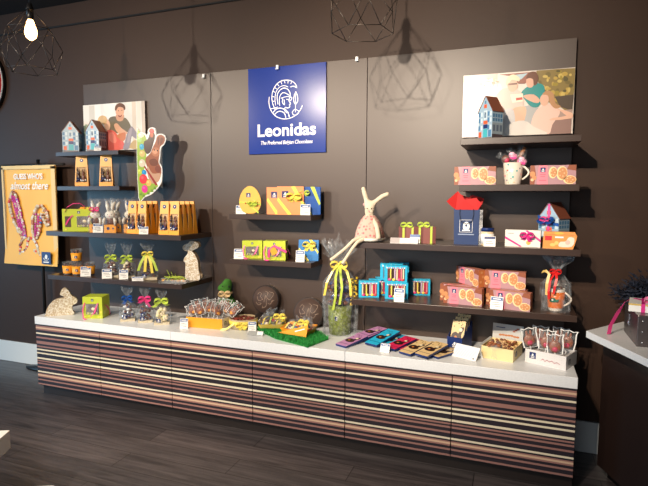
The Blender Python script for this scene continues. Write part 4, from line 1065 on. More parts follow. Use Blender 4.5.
# ---- cream box with open lid
t = thing('open_box', 'cream open box of nut chocolates with raised printed lid on the worktop at right', 'gift box', (3.135, -.345, ZT), -14)
lidp = M('pale lid card', (196, 196, 192), .4); crm = M('warm cream card', (236, 214, 160), .45)
mb = MB(); w, d, h = .17, .20, .068
mb.box(0, w, 0, .002, 0, h, crm).box(0, .002, .002, d-.002, 0, h, crm).box(w-.002, w, .002, d-.002, 0, h, crm).box(0, w, d-.002, d, 0, h, crm).box(.002, w-.002, .002, d-.002, 0, .002, crm)
mb.box(-.012, 0, .0, d, h-.002, h, lidp, Matrix.Translation((0, 0, h)) @ Matrix.Rotation(R(25), 4, 'Y') @ Matrix.Translation((0, 0, -h)))
m = Matrix.Translation((w, 0, 0)) @ Matrix.Rotation(R(90), 4, 'Z'); emblem(mb, d*.3, h*.5, h*.2, -.0006, m); mb.build('box', t)
mb = MB(); ml = Matrix.Translation((0, d, h)) @ Matrix.Rotation(R(-6), 4, 'X'); mb.box(0, w, 0, .002, 0, .085, lidp, ml)
rnd = random.Random(3)
for k in range(7): mb.disc(.045 + .016*k, .02 + .006*rnd.random(), .010, -.0004 - k*.00005, M('nut print', (190, 120, 70), .4), ml, 8, .006)
for k in range(3): mb.disc(.12 + .01*k, .05 + .008*k, .008, -.0009, M('rust print', (170, 90, 60), .4), ml, 8, .005)
mb.flat([(.02, .062), (.07, .062), (.07, .067), (.02, .067)], -.0006, NAVY, ml); mb.build('lid', t)
mb = MB()
for k in range(60): mb.ell((rnd.uniform(.015, w-.015), rnd.uniform(.015, d-.015), rnd.uniform(.055, .070)), (.010, .008, .007), rnd.choice([M('roast nut', (150, 88, 50), .5), CHOC, M('pale nut', (210, 170, 120), .5)]), None, 7, 5)
mb.build('nut_chocolates', t)
t2 = thing('nut_bag', 'small clear bag of nuts hanging over the front edge of the cream open box', 'bag', (3.205, -.365, ZT + .068), -14)
mb = MB()
for k in range(16): mb.ell((rnd.uniform(-.032, .032), rnd.uniform(-.006, .03), rnd.uniform(.006, .02)), (.011, .009, .007), M('roast nut', (150, 88, 50), .5), None, 7, 5)
mb.build('nuts', t2); mb = MB(); mb.add([(-.02, -.016, .02), (.02, -.016, .018), (.012, -.018, -.02), (.022, -.02, -.06), (-.004, -.018, -.045), (-.014, -.02, -.062), (-.008, -.018, -.02)], [(0,6,2,1), (6,4,2), (6,5,4), (2,4,3)], CELLO2); mb.add([(-.04, -.016, 0), (.04, -.016, 0), (.04, .035, .03), (-.04, .035, .03)], [(0, 1, 2, 3)], CELLO); mb.build('cellophane', t2)

# ---- white patterned lollipop box
wbx = M('white dotted card', (226, 222, 220), .45)
t = tray_box('lollipop_box', 'white dotted display box of heart-chested bunny lollipops at the right end of the worktop', (3.36, -.335, ZT), -24, .21, .155, .072, wbx, M('white card side', (210, 206, 204), .45), False)
mb = MB(); emblem(mb, .04, .042, .017, -.0008); 
for r_ in range(5):
    for c_ in range(17):
        x, z = .008 + .012*c_, .008 + .0135*r_
        if not (.018 < x < .062 and .02 < z < .065): mb.disc(x, z, .0014, -.0006, M('pale grey dot', (180, 176, 178), .5), None, 5)
for q in stroke([(.085, .026), (.095, .034), (.105, .024), (.115, .033), (.128, .026), (.14, .034), (.152, .025), (.165, .031), (.18, .026)], .003): mb.flat(q, -.0010, M('faded red print', (170, 90, 100), .5))
m = Matrix.Translation((.21, 0, 0)) @ Matrix.Rotation(R(90), 4, 'Z'); emblem(mb, .05, .035, .014, -.0008, m, M('black print', (40, 40, 44), .4)); mb.build('printed_face', t)
G = 'heart-chested lollipops in the white box'; lo2 = None
for k, (x, y, ry, rz, l) in enumerate(((3.395, -.315, -9, 14, 'heart-chested bunny lollipop at the left end of the white box'), (3.425, -.26, 4, 6, 'heart-chested bunny lollipop in the back left of the white box'), (3.455, -.335, 4, 2, 'heart-chested bunny lollipop second from the left in the front of the white box'),
        (3.505, -.365, -2, -4, 'lower heart-chested bunny lollipop at the front of the white box'), (3.555, -.30, 6, -6, 'heart-chested bunny lollipop at the right end of the white box'), (3.515, -.255, 8, 8, 'heart-chested bunny lollipop in the back right of the white box'))):
    loc = (x, y, ZT + .022 - (.012 if k == 3 else 0)); rot = (R(-5), R(ry), R(rz))
    if lo2 is None: lo2 = lolly(l, loc, rot, G, heart=True, kind=3); lo2.scale = (1.14, 1, .97)
    else: q = dup(lo2, loc, 0, l); q.rotation_euler = rot
    
# ---- centre shelves
eggm = M('yellow egg card', (240, 186, 84), .45)
t = thing('egg_box', 'yellow egg-shaped gift box with lime bow on the upper centre shelf', 'gift box', (1.628, -.205, ZC1), 24); t.scale = (.88, .9, .93)
eg = [(.082*math.sin(a)*(1 + .12*math.cos(a - PI) * -1 if False else 1 - .16*math.cos(a)*-1*-1), 0) for a in (0,)]
pts = []
for i in range(36):
    a = 2*PI*i/36; r = .079 - .012*math.sin(a); x = r*math.cos(a)*1.02; z = .1 + .1*math.sin(a)
    pts.append((x, max(z, .004)))
MB().prism(pts, 0, .045, eggm).build('box', t, bevel=.004)
mb = MB(); emblem(mb, -.012, .135, .0155, -.001); mb.build('logo_patch', t)
mb = MB()
for a, b in (((-.078, .085), (.078, .07)), ((-.02, .0795), (.06, .012))):
    for q in stroke([a, b], .012): mb.flat(q, -.0012, LIME2)
bow(mb, (.02, -.004, .078), .036, LIME2, tails=1.0, seed=3); mb.ell((-.034, -.003, .078), .005, RED, None, 8, 6); mb.build('ribbon', t)
price_tag((1.572, -.232, ZC1 + .0005), 24, 'price tag before the yellow egg-shaped box', .066, .062)
salm = M('salmon card', (242, 150, 96), .4)
def gift(label, loc, rz, w, d, h, m, rib, side=None, bowpos=(.2, .68), group='flat gift boxes with ribbon', diag=True, emb=None, seed=1, bows=.04):
    t = thing('gift_box', label, 'gift box', loc, rz, group)
    mb = MB(); mb.box(-w/2, w/2, 0, d, 0, h, m)
    if side:
        mb.flat([(0, 0), (d, 0), (d, h), (0, h)], -.0006, side, Matrix.Translation((w/2, 0, 0)) @ Matrix.Rotation(R(90), 4, 'Z'))
    mb.build('box', t, bevel=.001)
    mb = MB()
    if diag:
        for a, b in (((-w/2, h*.52), (-w*.06, .0)), ((w*.12, h), (w/2, h*.42))):
            for q in stroke([a, b], h*.17): 
                mb.flat([(min(max(x, -w/2), w/2), min(max(z, 0), h)) for x, z in q], -.0012, rib)
    bow(mb, (w*bowpos[0], -.004, h*bowpos[1]), bows, rib, tails=1.1, seed=seed); mb.build('ribbon', t)
    if emb:
        mb = MB(); emblem(mb, w*emb[0], h*emb[1], h*.115, -.001); mb.build('logo_patch', t)
    return t
gift('salmon gift box with yellow ribbon on the upper centre shelf, left one partly hidden', (1.818, -.17, ZC1), 22, .15, .03, .178, salm, YEL, M('deep red card side', (190, 50, 50), .4), (.3, .8), emb=(-.17, .72), seed=2, bows=.03)
gift('salmon gift box with yellow bow on the upper centre shelf, front one with red side', (1.925, -.21, ZC1), 22, .172, .032, .182, salm, YEL, M('deep red card side', (190, 50, 50), .4), (.12, .66), emb=(-.2, .72), seed=4, bows=.05)
gift('blue gift box with lime bow at the right of the upper centre shelf', (2.04, -.15, ZC1), 18, .13, .034, .18, BLUE, LIME2, M('navy card side', (14, 50, 110), .4), (-.3, .8), emb=None, seed=6, bows=.034)
price_tag((2.035, -.228, ZC1 + .0005), 20, 'price tag before the blue gift box on the upper centre shelf', .062, .072)
t = gift('tilted light blue gift box with yellow bow on the lower centre shelf', (2.02, -.14, ZC2), 8, .135, .03, .138, M('azure card', (32, 120, 190), .4), YEL, None, (.05, .78), emb=None, seed=8, bows=.045)
t.rotation_euler = (R(-6), 0, R(10))
price_tag((2.0, -.232, ZC2 + .0005), 18, 'price tag before the tilted blue gift box on the lower centre shelf', .056, .078)

# ---- cutout standee between the top left shelves
t = thing('cardboard_cutout', 'white-edged cardboard cutout of a chocolate rabbit, hen and painted eggs beside the left shelves', 'display cutout', (.712, -.205, 1.470), 8)
def f3(x, y): return ((x-97)/153*.232, (412-y)/352*.50)      # drawing units of the cutout
out = [(97,85),(115,80),(140,88),(152,95),(158,70),(175,60),(195,66),(200,90),(196,100),(215,92),(240,98),(250,118),(240,145),(222,165),(218,205),(212,235),(224,255),(226,290),(220,335),(195,370),(165,395),(130,410),(97,412)]
mb = MB(); mb.prism(smooth_pts([f3(*p) for p in out], 3), 0, .006, WHITE); 
mb.build('card', t)
class Art2(Art):
    def p(s, col, pts, sm=3, rough=.22):
        s.k += 1; q = [s.fn(*a) for a in pts]
        if sm > 1: q = smooth_pts(q, sm)
        s.mb.flat(q, -.0004 - s.k*.00005, M('photo print %d %d %d' % col, col, .25)); return s
a = Art2(f3)
a.p((150, 180, 70), [(99,90),(118,86),(140,98),(150,140),(140,240),(130,300),(200,345),(185,368),(130,404),(99,408)])
a.p((70, 50, 46), [(135,130),(155,118),(165,95),(172,80),(190,90),(192,110),(180,150),(165,185),(145,190),(132,160)])
a.p((200, 50, 50), [(162,80),(170,66),(185,68),(190,84),(178,92)]); a.p((190, 90, 60), [(168,92),(184,90),(182,108),(170,108)])
a.p((150, 86, 60), [(205,105),(225,98),(244,112),(238,140),(218,158),(214,195),(208,235),(220,262),(218,300),(190,330),(160,290),(145,250),(140,215),(165,190),(180,160),(196,130)])
a.p((178, 112, 80), [(172,182),(190,160),(210,165),(215,190),(200,206),(180,200)]); a.p((96, 50, 38), [(221,118), (226,112), (228,136), (220,150)]); a.p((208, 150, 118), [(176,178), (196,170), (204,184), (190,194)]); a.ov((40, 24, 20), 188, 172, 3, 4); a.ov((40, 24, 20), 204, 176, 3, 4); a.p((112, 60, 44), [(205,118),(212,108),(216,130),(208,150)]); a.p((112, 60, 44), [(226,112),(238,118),(230,138),(222,142)])
a.p((112, 60, 42), [(160,225),(185,215),(205,230),(200,250),(170,250)]); a.p((126, 66, 50), [(188,262),(205,250),(222,266),(212,285),(195,282)]); a.p((190, 150, 124), [(150,250),(175,290),(218,290),(205,330),(170,340),(150,300)])
a.p((150, 50, 50), [(130,255),(136,250),(200,345),(190,352)], 1)
for c, x, y, rx_, ry_ in (((160, 200, 120), 112, 118, 13, 15), ((40, 160, 200), 122, 155, 12, 15), ((205, 180, 110), 124, 190, 16, 17), ((212, 200, 180), 122, 238, 17, 20), ((190, 205, 80), 108, 280, 12, 14), ((30, 140, 200), 131, 285, 12, 14), ((226, 60, 70), 126, 318, 21, 25), ((238, 180, 100), 154, 338, 14, 16), ((226, 60, 150), 132, 368, 16, 20), ((232, 226, 190), 120, 98, 16, 12)):
    a.ov(c, x, y, rx_, ry_); a.ov(tuple(min(255, v + 35) for v in c), x - rx_*.25, y - ry_*.3, rx_*.35, ry_*.3)
for x, y in ((110, 395), (125, 402), (150, 390), (170, 378), (185, 365)): a.p((110, 150, 60), [(x-6, y+6), (x-2, y-12), (x, y), (x+5, y-10), (x+8, y+5)], 1)
a.mb.build('print', t)
MB().box(.0, .03, .006, .19, .08, .11, M('grey bracket', (110, 110, 112), .4)).build('bracket', t)

# ---- cloth rabbit doll on the right shelf
cloth = M('cream linen', (216, 202, 180), .9, bump=.4, bscale=200); dressm = nodemat('pink floral cloth')
m, nt, b = dressm
tc = nt.nodes.new('ShaderNodeTexCoord'); v = nt.nodes.new('ShaderNodeTexVoronoi'); v.inputs['Scale'].default_value = 55
r = nt.nodes.new('ShaderNodeValToRGB'); r.color_ramp.elements[0].color = rgb((190, 96, 104)); r.color_ramp.elements[1].color = rgb((204, 172, 158)); r.color_ramp.elements[0].position = .18; r.color_ramp.elements[1].position = .5
nt.links.new(tc.outputs['Object'], v.inputs['Vector']); nt.links.new(v.outputs['Distance'], r.inputs['Fac']); nt.links.new(r.outputs['Color'], b.inputs['Base Color']); b.inputs['Roughness'].default_value = .9
DRESS = m
t = thing('rabbit_doll', 'long-eared cream cloth rabbit doll in pink floral dress sitting on the shelf edge', 'doll', (2.475, -.29, ZR3), 10)
skin('body', [[(0, .01, .035, .04), (0, .01, .09, .034), (0, .006, .135, .024), (0, .004, .152, .022), (0, -.002, .186, .036), (0, -.002, .210, .031)],
              [(0, -.002, .186, .036), (0, -.028, .180, .017)],
              [(0, -.002, .210, .031), (-.020, 0, .245, .014), (-.032, 0, .287, .0155), (-.042, 0, .325, .012)],
              [(0, -.002, .210, .031), (.034, 0, .238, .013), (.072, 0, .268, .0155), (.115, -.004, .286, .012)],
              [(0, .006, .135, .024), (.022, -.022, .135, .011), (.046, -.062, .10, .014), (.058, -.092, .055, .013), (.062, -.098, .020, .015)],
              [(0, .006, .135, .024), (-.022, -.01, .132, .011), (-.045, -.02, .08, .009), (-.06, -.03, .03, .009)],
              [(0, .01, .035, .04), (-.04, -.05, .03, .015), (-.085, -.09, .012, .011), (-.13, -.105, -.035, .010), (-.19, -.115, -.085, .010), (-.215, -.13, -.105, .013)],
              [(0, .01, .035, .04), (-.01, -.06, .028, .015), (-.06, -.10, .004, .011), (-.085, -.11, -.03, .010), (-.13, -.115, -.10, .010), (-.142, -.13, -.125, .013)]], cloth, t)
mb = MB(); mb.lathe([(.03, .156), (.038, .148), (.056, .125), (.072, .09), (.084, .05), (.088, .022), (.084, .012), (.076, .02), (.06, .075), (.03, .14)], DRESS, (0, .004, 0), 32, fn=lambda a, k: 1 + (.05*math.sin(a*9) if 2 < k < 8 else 0)); mb.build('dress', t)
mb = MB(); mb.lathe([(.085, .008), (.090, .014), (.089, .024), (.084, .024)], M('white lace hem', (235, 230, 222), .8), (0, .004, 0), 32, fn=lambda a, k: 1 + .05*math.sin(a*9)); mb.build('lace_hem', t)
mb = MB(); mb.lathe([(.018, .160), (.032, .153), (.036, .145), (.02, .15)], DRESS, (0, .004, 0), 20, fn=lambda a, k: 1 + .08*math.sin(a*7)); mb.build('collar', t)
for x in (-.012, .012): MB().ell((x, -.035, .197), .0035, BLACK, None, 8, 5).build('eye', t)
MB().ell((0, -.045, .182), (.005, .003, .003), PINK, None, 8, 5).build('nose', t)
mb = MB(); mb.ell((-.030, -.006, .220), (.011, .008, .010), M('dusty rose flower', (190, 150, 150), .8), None, 9, 6); mb.build('flower', t)

# ---- R3 shelf
mar = M('maroon ribbed card', (112, 58, 54), .4); mar2 = M('light maroon print', (136, 82, 76), .4)
def praline(label, loc, rz, w, d, h, seed):
    t = thing('praline_box', label, 'chocolate box', loc, rz, 'maroon chocolate boxes with lime ribbon')
    mb = MB(); mb.box(-w/2, w/2, 0, d, 0, h, mar); mb.flat([(-w*.06, 0), (w*.24, 0), (w*.24, h), (-w*.06, h)], -.0006, mar2); mb.build('box', t, bevel=.001)
    mb = MB()
    for x in (-w*.22, w*.3): mb.box(x - .006, x + .006, -.0016, -.0002, 0, h, LIME2); mb.box(x - .008, x + .008, 0, d, h, h + .0012, LIME2)
    bow(mb, (-w*.05, d*.2, h + .012), .035, LIME2, tails=1.2, seed=seed); mb.build('ribbon', t); return t
praline('maroon chocolate box with lime ribbon, left one of two beside the doll', (2.70, -.28, ZR3), 6, .10, .06, .092, 3)
praline('maroon chocolate box with lime ribbon, right one of two beside the doll', (2.803, -.30, ZR3), 8, .125, .07, .096, 5)
mb = MB(); mm = Matrix.Rotation(R(-30), 4, 'X'); mb.box(-.08, .08, 0, .0015, 0, .036, M('clear label strip', (176, 168, 168), .3), mm).box(-.024, .01, -.0012, 0, .004, .032, WHITE, mm).box(.012, .078, -.0012, 0, .004, .032, WHITE, mm).box(-.08, .08, 0, .022, 0, .0015, WHITE)
tag(mb.build('label_strip', loc=(2.695, -.35, ZR3 + .0005), rot=R(4)), 'low strip of white shelf labels before the maroon chocolate boxes', 'label holder')
mb = MB(); mm = Matrix.Rotation(R(-12), 4, 'X'); mb.box(-.028, .028, 0, .0015, 0, .052, WHITE, mm).flat([(-.028, .036), (.028, .036), (.028, .052), (-.028, .052)], -.0006, TAGBLUE, mm).box(-.028, .028, 0, .014, 0, .0015, WHITE)
tag(mb.build('price_tag', loc=(2.752, -.325, ZR3 + .0005), rot=R(6)), 'blue-topped price tag before the right maroon chocolate box', 'price tag', 'small white price tags')
# navy paper bag with red tissue
t = thing('paper_bag', 'navy paper gift bag with white emblem and red tissue on the right shelf', 'gift bag', (3.03, -.27, ZR3), 2)
NB = M('navy matte paper', (34, 58, 105), .5)
mb = MB(); mb.add([(-.066, 0, 0), (.066, 0, 0), (.066, .06, 0), (-.066, .06, 0), (-.07, -.004, .20), (.07, -.004, .20), (.07, .064, .20), (-.07, .064, .20)], [(0,3,2,1), (0,1,5,4), (1,2,6,5), (2,3,7,6), (3,0,4,7)], NB)
mb.build('bag', t)
pm = pattern_mat('white script pattern', (60, 62, 72), (205, 205, 205), 60)
MB().box(.0685, .086, .0, .055, 0, .195, pm).build('patterned_side', t)
mb = MB()
for s_ in (-.036, .036): pass
mb.tube([(-.036, -.006, .198), (-.038, -.008, .17), (-.03, -.008, .13), (0, -.008, .115), (.03, -.008, .13), (.038, -.008, .17), (.036, -.006, .198)], .002, M('navy cord', (12, 20, 45), .6), n=6); mb.build('handle', t)
mb = MB()
for q in stroke([(-.036, .07), (.032, .07), (.032, .138), (-.036, .138), (-.036, .07)], .002): mb.flat(q, -.0052, whitep)
mb.flat(smooth_pts([(-.014, .085), (.012, .085), (.018, .105), (.008, .126), (-.01, .124), (-.018, .105)], 3), -.0054, whitep); mb.flat([(-.022, .076), (.02, .076), (.02, .083), (-.022, .083)], -.0054, whitep); mb.flat([(-.044, .054), (.042, .054), (.042, .060), (-.044, .060)], -.0050, M('pale blue print', (150, 165, 195), .5))
mb.disc(-.001, .106, .006, -.0056, NB); mb.build('emblem', t)
tis = M('red tissue paper', (200, 32, 32), .6); mb = MB(); rnd = random.Random(8)
for k in range(9):
    x0 = -.055 + .012*k; x1 = x0 + .05; y = .005 + .006*k
    mb.add([(x0, y, .17), (min(x1, .06), y, .17), (x1 + rnd.uniform(-.02, .015), y + rnd.uniform(-.012, .02), .255 + rnd.uniform(-.01, .02)), (x0 - .02 + rnd.uniform(-.03, .02), y + rnd.uniform(-.02, .01), .25 + rnd.uniform(-.01, .04))], [(0, 1, 2), (0, 2, 3)], tis)
mb.add([(-.06, -.006, .195), (.06, -.006, .195), (.078, -.018, .225), (.05, -.01, .262), (-.01, -.012, .25), (-.05, -.016, .298), (-.11, -.025, .242), (-.085, -.015, .215)], [(0, 1, 4), (1, 2, 3), (1, 3, 4), (0, 4, 5), (0, 5, 7), (5, 6, 7)], tis)
mb.build('tissue', t)
# jar
t = thing('spread_jar', 'white-labelled glass jar with navy lid beside the navy paper bag', 'jar', (3.145, -.295, ZR3))
MB().lathe([(.001, 0), (.031, 0), (.034, .004), (.034, .07), (.03, .078), (.001, .078)], M('cream spread', (225, 200, 165), .25), n=28).build('jar', t)
MB().lathe([(.001, .097), (.033, .097), (.034, .094), (.034, .080), (.001, .080)], NAVY, n=28).build('lid', t)
MB().lathe([(.0345, .012), (.0352, .012), (.0352, .066), (.0345, .066)], WHITE, n=28).build('label', t)
mb = MB(); mm = Matrix.Rotation(R(-10), 4, 'X'); mb.box(-.03, .03, 0, .0015, 0, .055, WHITE, mm).flat([(-.028, .04), (.028, .04), (.028, .053), (-.028, .053)], -.0006, NAVY, mm).flat([(-.02, .015), (.02, .015), (.02, .018), (-.02, .018)], -.0006, GREYTXT, mm).flat([(-.02, .026), (.012, .026), (.012, .029), (-.02, .029)], -.0006, GREYTXT, mm).box(-.03, .03, 0, .012, 0, .0015, WHITE)
tag(mb.build('price_tag', loc=(3.16, -.350, ZR3 + .0005), rot=R(2)), 'navy-topped price tag before the glass jar', 'price tag', 'small white price tags')
t = gift('white gift box with wide magenta ribbon on the right shelf', (3.325, -.30, ZR3), -6, .178, .045, .09, M('white box card', (236, 232, 222), .4), HOTP, M('crimson side', (180, 30, 60), .4), (.12, .72), emb=None, seed=9, bows=.036)
mb = MB(); mb.disc(.03, .024, .012, -.0016, M('apricot print', (240, 180, 90), .4)); mb.flat([(-.075, .07), (-.045, .07), (-.045, .073), (-.075, .073)], -.0012, GREYTXT); mb.build('print', t)
# orange pouch
pm_ = M('orange pouch film', (232, 150, 70), .35)
t = thing('snack_pouch', 'orange snack pouch with cookie pictures before the ribboned house carton', 'pouch', (3.502, -.335, ZR3), -8)
mb = MB(); mb.prism([(-.078, 0), (.066, 0), (.078, .045), (.082, .068), (.07, .088), (-.074, .088), (-.076, .06)], -.006, .03, pm_); mb.build('pouch', t, bevel=.005)
mb = MB(); yy = -.0068
mb.flat([(-.068, .042), (-.035, .042), (-.035, .066), (-.068, .066)], yy, RED); mb.disc(-.002, .080, .022, yy, M('mustard print', (230, 180, 70), .4), None, 14, .008); mb.flat([(-.02, .056), (.02, .056), (.02, .064), (-.02, .064)], yy, WHITE)
mb.flat(smooth_pts([(.0, .012), (.06, .014), (.07, .055), (.045, .062), (.03, .04), (.005, .036)], 3), yy, M('pale biscuit print', (240, 220, 200), .4)); mb.disc(-.03, .02, .014, yy, M('biscuit print', (244, 196, 110), .4), None, 12, .009); mb.disc(-.012, .03, .01, yy - .0003, M('biscuit print', (244, 196, 110), .4)); mb.disc(.04, .035, .012, yy - .0005, M('pinkish nut print', (222, 190, 175), .4)); 
for q in stroke([(-.074, .073), (.072, .073)], .002): mb.flat(q, yy, M('pouch fold', (190, 110, 50), .4))
mb.build('print', t)

# ---- cookie boxes
mauve = M('mauve brown print', (184, 142, 148), .35); cook = M('cookie print', (208, 142, 92), .4); cookc = M('cookie cream rim print', (248, 220, 165), .4); cookd = M('almond print', (236, 196, 150), .4); darkc = M('dark cookie print', (150, 84, 56), .4); ends = M('orange brown end print', (190, 110, 60), .4)
def cookie_box(label, loc, rz, group, w=.215, d=.05, h=.098):
    t = thing('cookie_box', label, 'cookie box', loc, rz, group)
    mb = MB(); mb.box(0, w, 0, d, 0, h, mauve)
    def fl(pts, k, m): mb.flat([(x*w, z*h) for x, z in pts], -.0004 - .0003*k, m)
    fl([(.0, .0), (.10, .0), (.13, .55), (.09, 1), (.0, 1)], 0, darkc)
    for x, z, r_, m in ((.05, .55, .014, cook), (.09, .35, .012, cook), (.05, .25, .008, cookd)): mb.disc(x*w, z*h, r_, -.0008, m, None, 10)
    fl([(.155, 0), (.40, 0), (.375, 1), (.19, 1)], 1, ROSEP)
    emblem(mb, .28*w, .76*h, .012, -.0012)
    for z, a, b in ((.5, .22, .34), (.4, .23, .33), (.2, .2, .36)): fl([(a, z), (b, z), (b, z+.03), (a, z+.03)], 3, M('deep rose print', (205, 95, 115), .4))
    for (x, z, rx_, rz_) in ((.50, .62, .017, .028), (.695, .58, .023, .034), (.87, .24, .027, .022)):
        mb.disc(x*w, z*h, rx_ + .003, -.0010, cookc, None, 16, rz_ + .002 if z > .5 else rz_); mb.disc(x*w + .003, z*h, rx_ - .002, -.0014, cook, None, 14, rz_ - .004)
        for q in range(5): mb.disc(x*w + rx_*.5*math.cos(q*1.3), z*h + rz_*.5*math.sin(q*1.3), .0035, -.0018, cookd, None, 6)
    fl([(.8, .78), (1, .7), (1, 1), (.84, 1)], 2, darkc)
    mr = Matrix.Translation((w, 0, 0)) @ Matrix.Rotation(R(90), 4, 'Z'); mb.flat([(0, 0), (d, 0), (d, h), (0, h)], -.0005, ends, mr)
    for a, b in ((.3, .3), (.6, .6), (.4, .85)): mb.disc(d*a, h*b, .008, -.0009, cook, mr, 8)
    mb.add([(0, 0, h + .0004), (w, 0, h + .0004), (w, d, h + .0004), (0, d, h + .0004)], [(0,1,2,3)], M('rosy brown top', (190, 120, 100), .4))
    mb.build('box', t); return t
G = 'pink panelled cookie boxes'
ck = cookie_box('cookie box at the left end of the shelf with the polka dot mug', (2.965, -.345, ZR2), 0, G)
dup(ck, (3.35, -.345, ZR2), 0, 'cookie box right of the polka dot mug')
dup(ck, (2.915, -.275, ZR4), -10, 'lower front left cookie box on the lowest right shelf')
dup(ck, (2.885, -.205, ZR4), -6, 'lower cookie box mostly hidden behind the front left one')
dup(ck, (3.165, -.305, ZR4), -14, 'lower right cookie box behind a price tag on the lowest right shelf')
dup(ck, (3.145, -.235, ZR4), -8, 'lower cookie box mostly hidden behind the lower right one')
dup(ck, (3.135, -.245, ZR4 + .0985), -5, 'upper cookie box on the right of the stack, facing forward')
q = dup(ck, (2.965, -.10, ZR4 + .0985), -50, 'upper cookie box on the left of the stack, turned and leaning')
price_tag((3.205, -.352, ZR4 + .0005), -8, 'price tag before the lower right cookie box', .066, .068, 14)

# ---- polka dot mug with sweets
mugm = M('white glazed mug', (236, 226, 212), .2, spec=.6)
def mug_body(t, m, r=.042, h=.11, dots=None, hr=.032):
    MB().lathe([(.001, 0), (r*.74, 0), (r*.8, .006), (r*.92, h*.5), (r, h), (r*.94, h), (r*.86, h*.5), (r*.72, .01), (.001, .01)], m, n=32).build('cup', t)
    pts = [(r*.93 + hr*1.0*math.sin(PI*k/10)*1.0, 0, h*.86 - h*.62*k/10) for k in range(11)]
    MB().tube(pts, .0052, m, n=10).build('handle', t)
t = thing('mug', 'white polka dot mug filled with wrapped sweets on the right shelf', 'mug', (3.265, -.27, ZR2), -12)
mug_body(t, mugm, .052, .118)
mb = MB(); rnd = random.Random(21)
for k in range(30):
    a = rnd.uniform(-PI, 0); z = rnd.uniform(.01, .108); rr = .052*(.8 + .2*z/.118) * .985 + .0006
    c = Vector((rr*math.cos(a), rr*math.sin(a), z)); mt = Matrix.Translation(c) @ Matrix.Rotation(a + PI/2, 4, 'Z')
    mb.disc(0, 0, rnd.uniform(.003, .0055), -.001, rnd.choice([M('teal dot', (70, 170, 165), .3), M('coral dot', (230, 80, 80), .3), M('grey violet dot', (110, 100, 130), .3), M('gold dot', (225, 195, 150), .3)]), mt, 9)
mb.build('dots', t)
G2 = 'wrapped sweets in the polka dot mug'
def sweet(label, loc, rot, kind):
    o = thing('wrapped_sweet', label, 'sweet', loc, 0, G2); o.rotation_euler = tuple(R(x) for x in rot)
    mb = MB(); 
    if kind == 'heart': mb.ell((0, 0, .0), (.022, .01, .026), CHOC); mb.ell((.002, -.008, -.006), (.013, .005, .012), M('deep pink sugar', (205, 30, 80), .4))
    elif kind == 'pink': mb.ell((0, 0, 0), (.025, .013, .02), M('pale pink sweet', (240, 150, 185), .35)); mb.ell((-.005, -.006, .014), (.016, .01, .012), M('lighter pink sweet', (245, 190, 210), .35)); mb.box(-.018, .018, -.0145, -.012, -.012, -.002, HOTP)
    else: mb.tube([(0, 0, -.04), (0, 0, .045)], .011, M('golden brown stick', (170, 110, 70), .35), n=8); mb.box(-.006, .006, -.0125, -.011, -.03, -.012, NAVY)
    mb.build('sweet', o)
    mb = MB(); mb.ell((0, 0, 0), (.028, .015, .034 if kind != 'stick' else .05), CELLO, None, 10, 7); mb.add([(-.028, -.006, .02), (.0, -.008, .036), (-.01, -.004, .055), (-.04, .0, .04)], [(0, 1, 2), (0, 2, 3)], CLW); mb.build('wrapper', o)
sweet('wrapped brown and pink heart sweet leaning left out of the polka dot mug', (3.228, -.285, ZR2 + .135), (0, -28, 0), 'heart')
sweet('wrapped pale pink sweet in the middle of the polka dot mug', (3.262, -.275, ZR2 + .150), (0, 0, 0), 'pink')
sweet('wrapped golden brown stick sweet leaning right in the polka dot mug', (3.302, -.27, ZR2 + .158), (0, 24, 0), 'stick')
sweet('wrapped pink sweet at the right rim of the polka dot mug', (3.308, -.288, ZR2 + .122), (0, 15, 0), 'pink')
# ---- orange mug in cellophane
t = thing('wrapped_mug', 'orange printed mug in cellophane with red ribbon at the lowest shelf right end', 'gift', (3.503, -.26, ZR4), -14)
mug_body(t, mugm, .044, .12, hr=.034)
MB().lathe([(.0385, .018), (.0428, .06), (.0455, .104), (.0445, .104), (.0418, .06), (.0375, .018)], M('orange mug print', (236, 118, 34), .3), n=32).build('print_band', t)
mb = MB(); mt = Matrix.Translation((-.004, -.0455, .062)); mb.prism(smooth_pts([(-.018, -.008), (-.012, .008), (.004, .012), (.016, .004), (.026, .008), (.024, -.004), (.008, -.010)], 3), -.0012, 0, M('green fish print', (20, 110, 80), .3), mt); mb.disc(-.004, .002, .005, -.0018, WHITE, mt); mb.build('green_print', t)
mb = MB()
for k in range(12): mb.ell((rnd.uniform(-.025, .025), rnd.uniform(-.025, .025), rnd.uniform(.105, .14)), .012, rnd.choice([WCHOC, SILV, CHOC]), None, 8, 6)
mb.build('chocolates', t)
mb = MB(); cello_bag(mb, .13, .11, .15, .215, .305, CELLO2, 9, flare=1.5, n=44, amp=.13); mb.build('cellophane', t)
redr = M('red ribbon', (210, 35, 35), .3); goldr = M('gold ribbon', (215, 180, 100), .35)
mb = MB(); bow(mb, (0, -.03, .215), .03, redr, tails=1.1, seed=2)
mb.ribbon([(0, -.03, .215), (-.02, -.06, .17), (-.025, -.07, .11), (-.02, -.068, .07)], (.006, 0, .001), redr); mb.ribbon([(0, -.03, .215), (.01, -.055, .18), (.005, -.066, .14), (.0, -.066, .1)], (.006, 0, .001), redr)
mb.ribbon([(-.07, -.02, .205), (-.05, -.035, .215), (-.03, -.04, .20), (-.036, -.06, .15), (-.034, -.068, .09)], [(.004, 0, .008), (.004, 0, .007), (.007, 0, 0), (.007, 0, 0), (.007, 0, 0)], goldr); mb.build('ribbon', t)

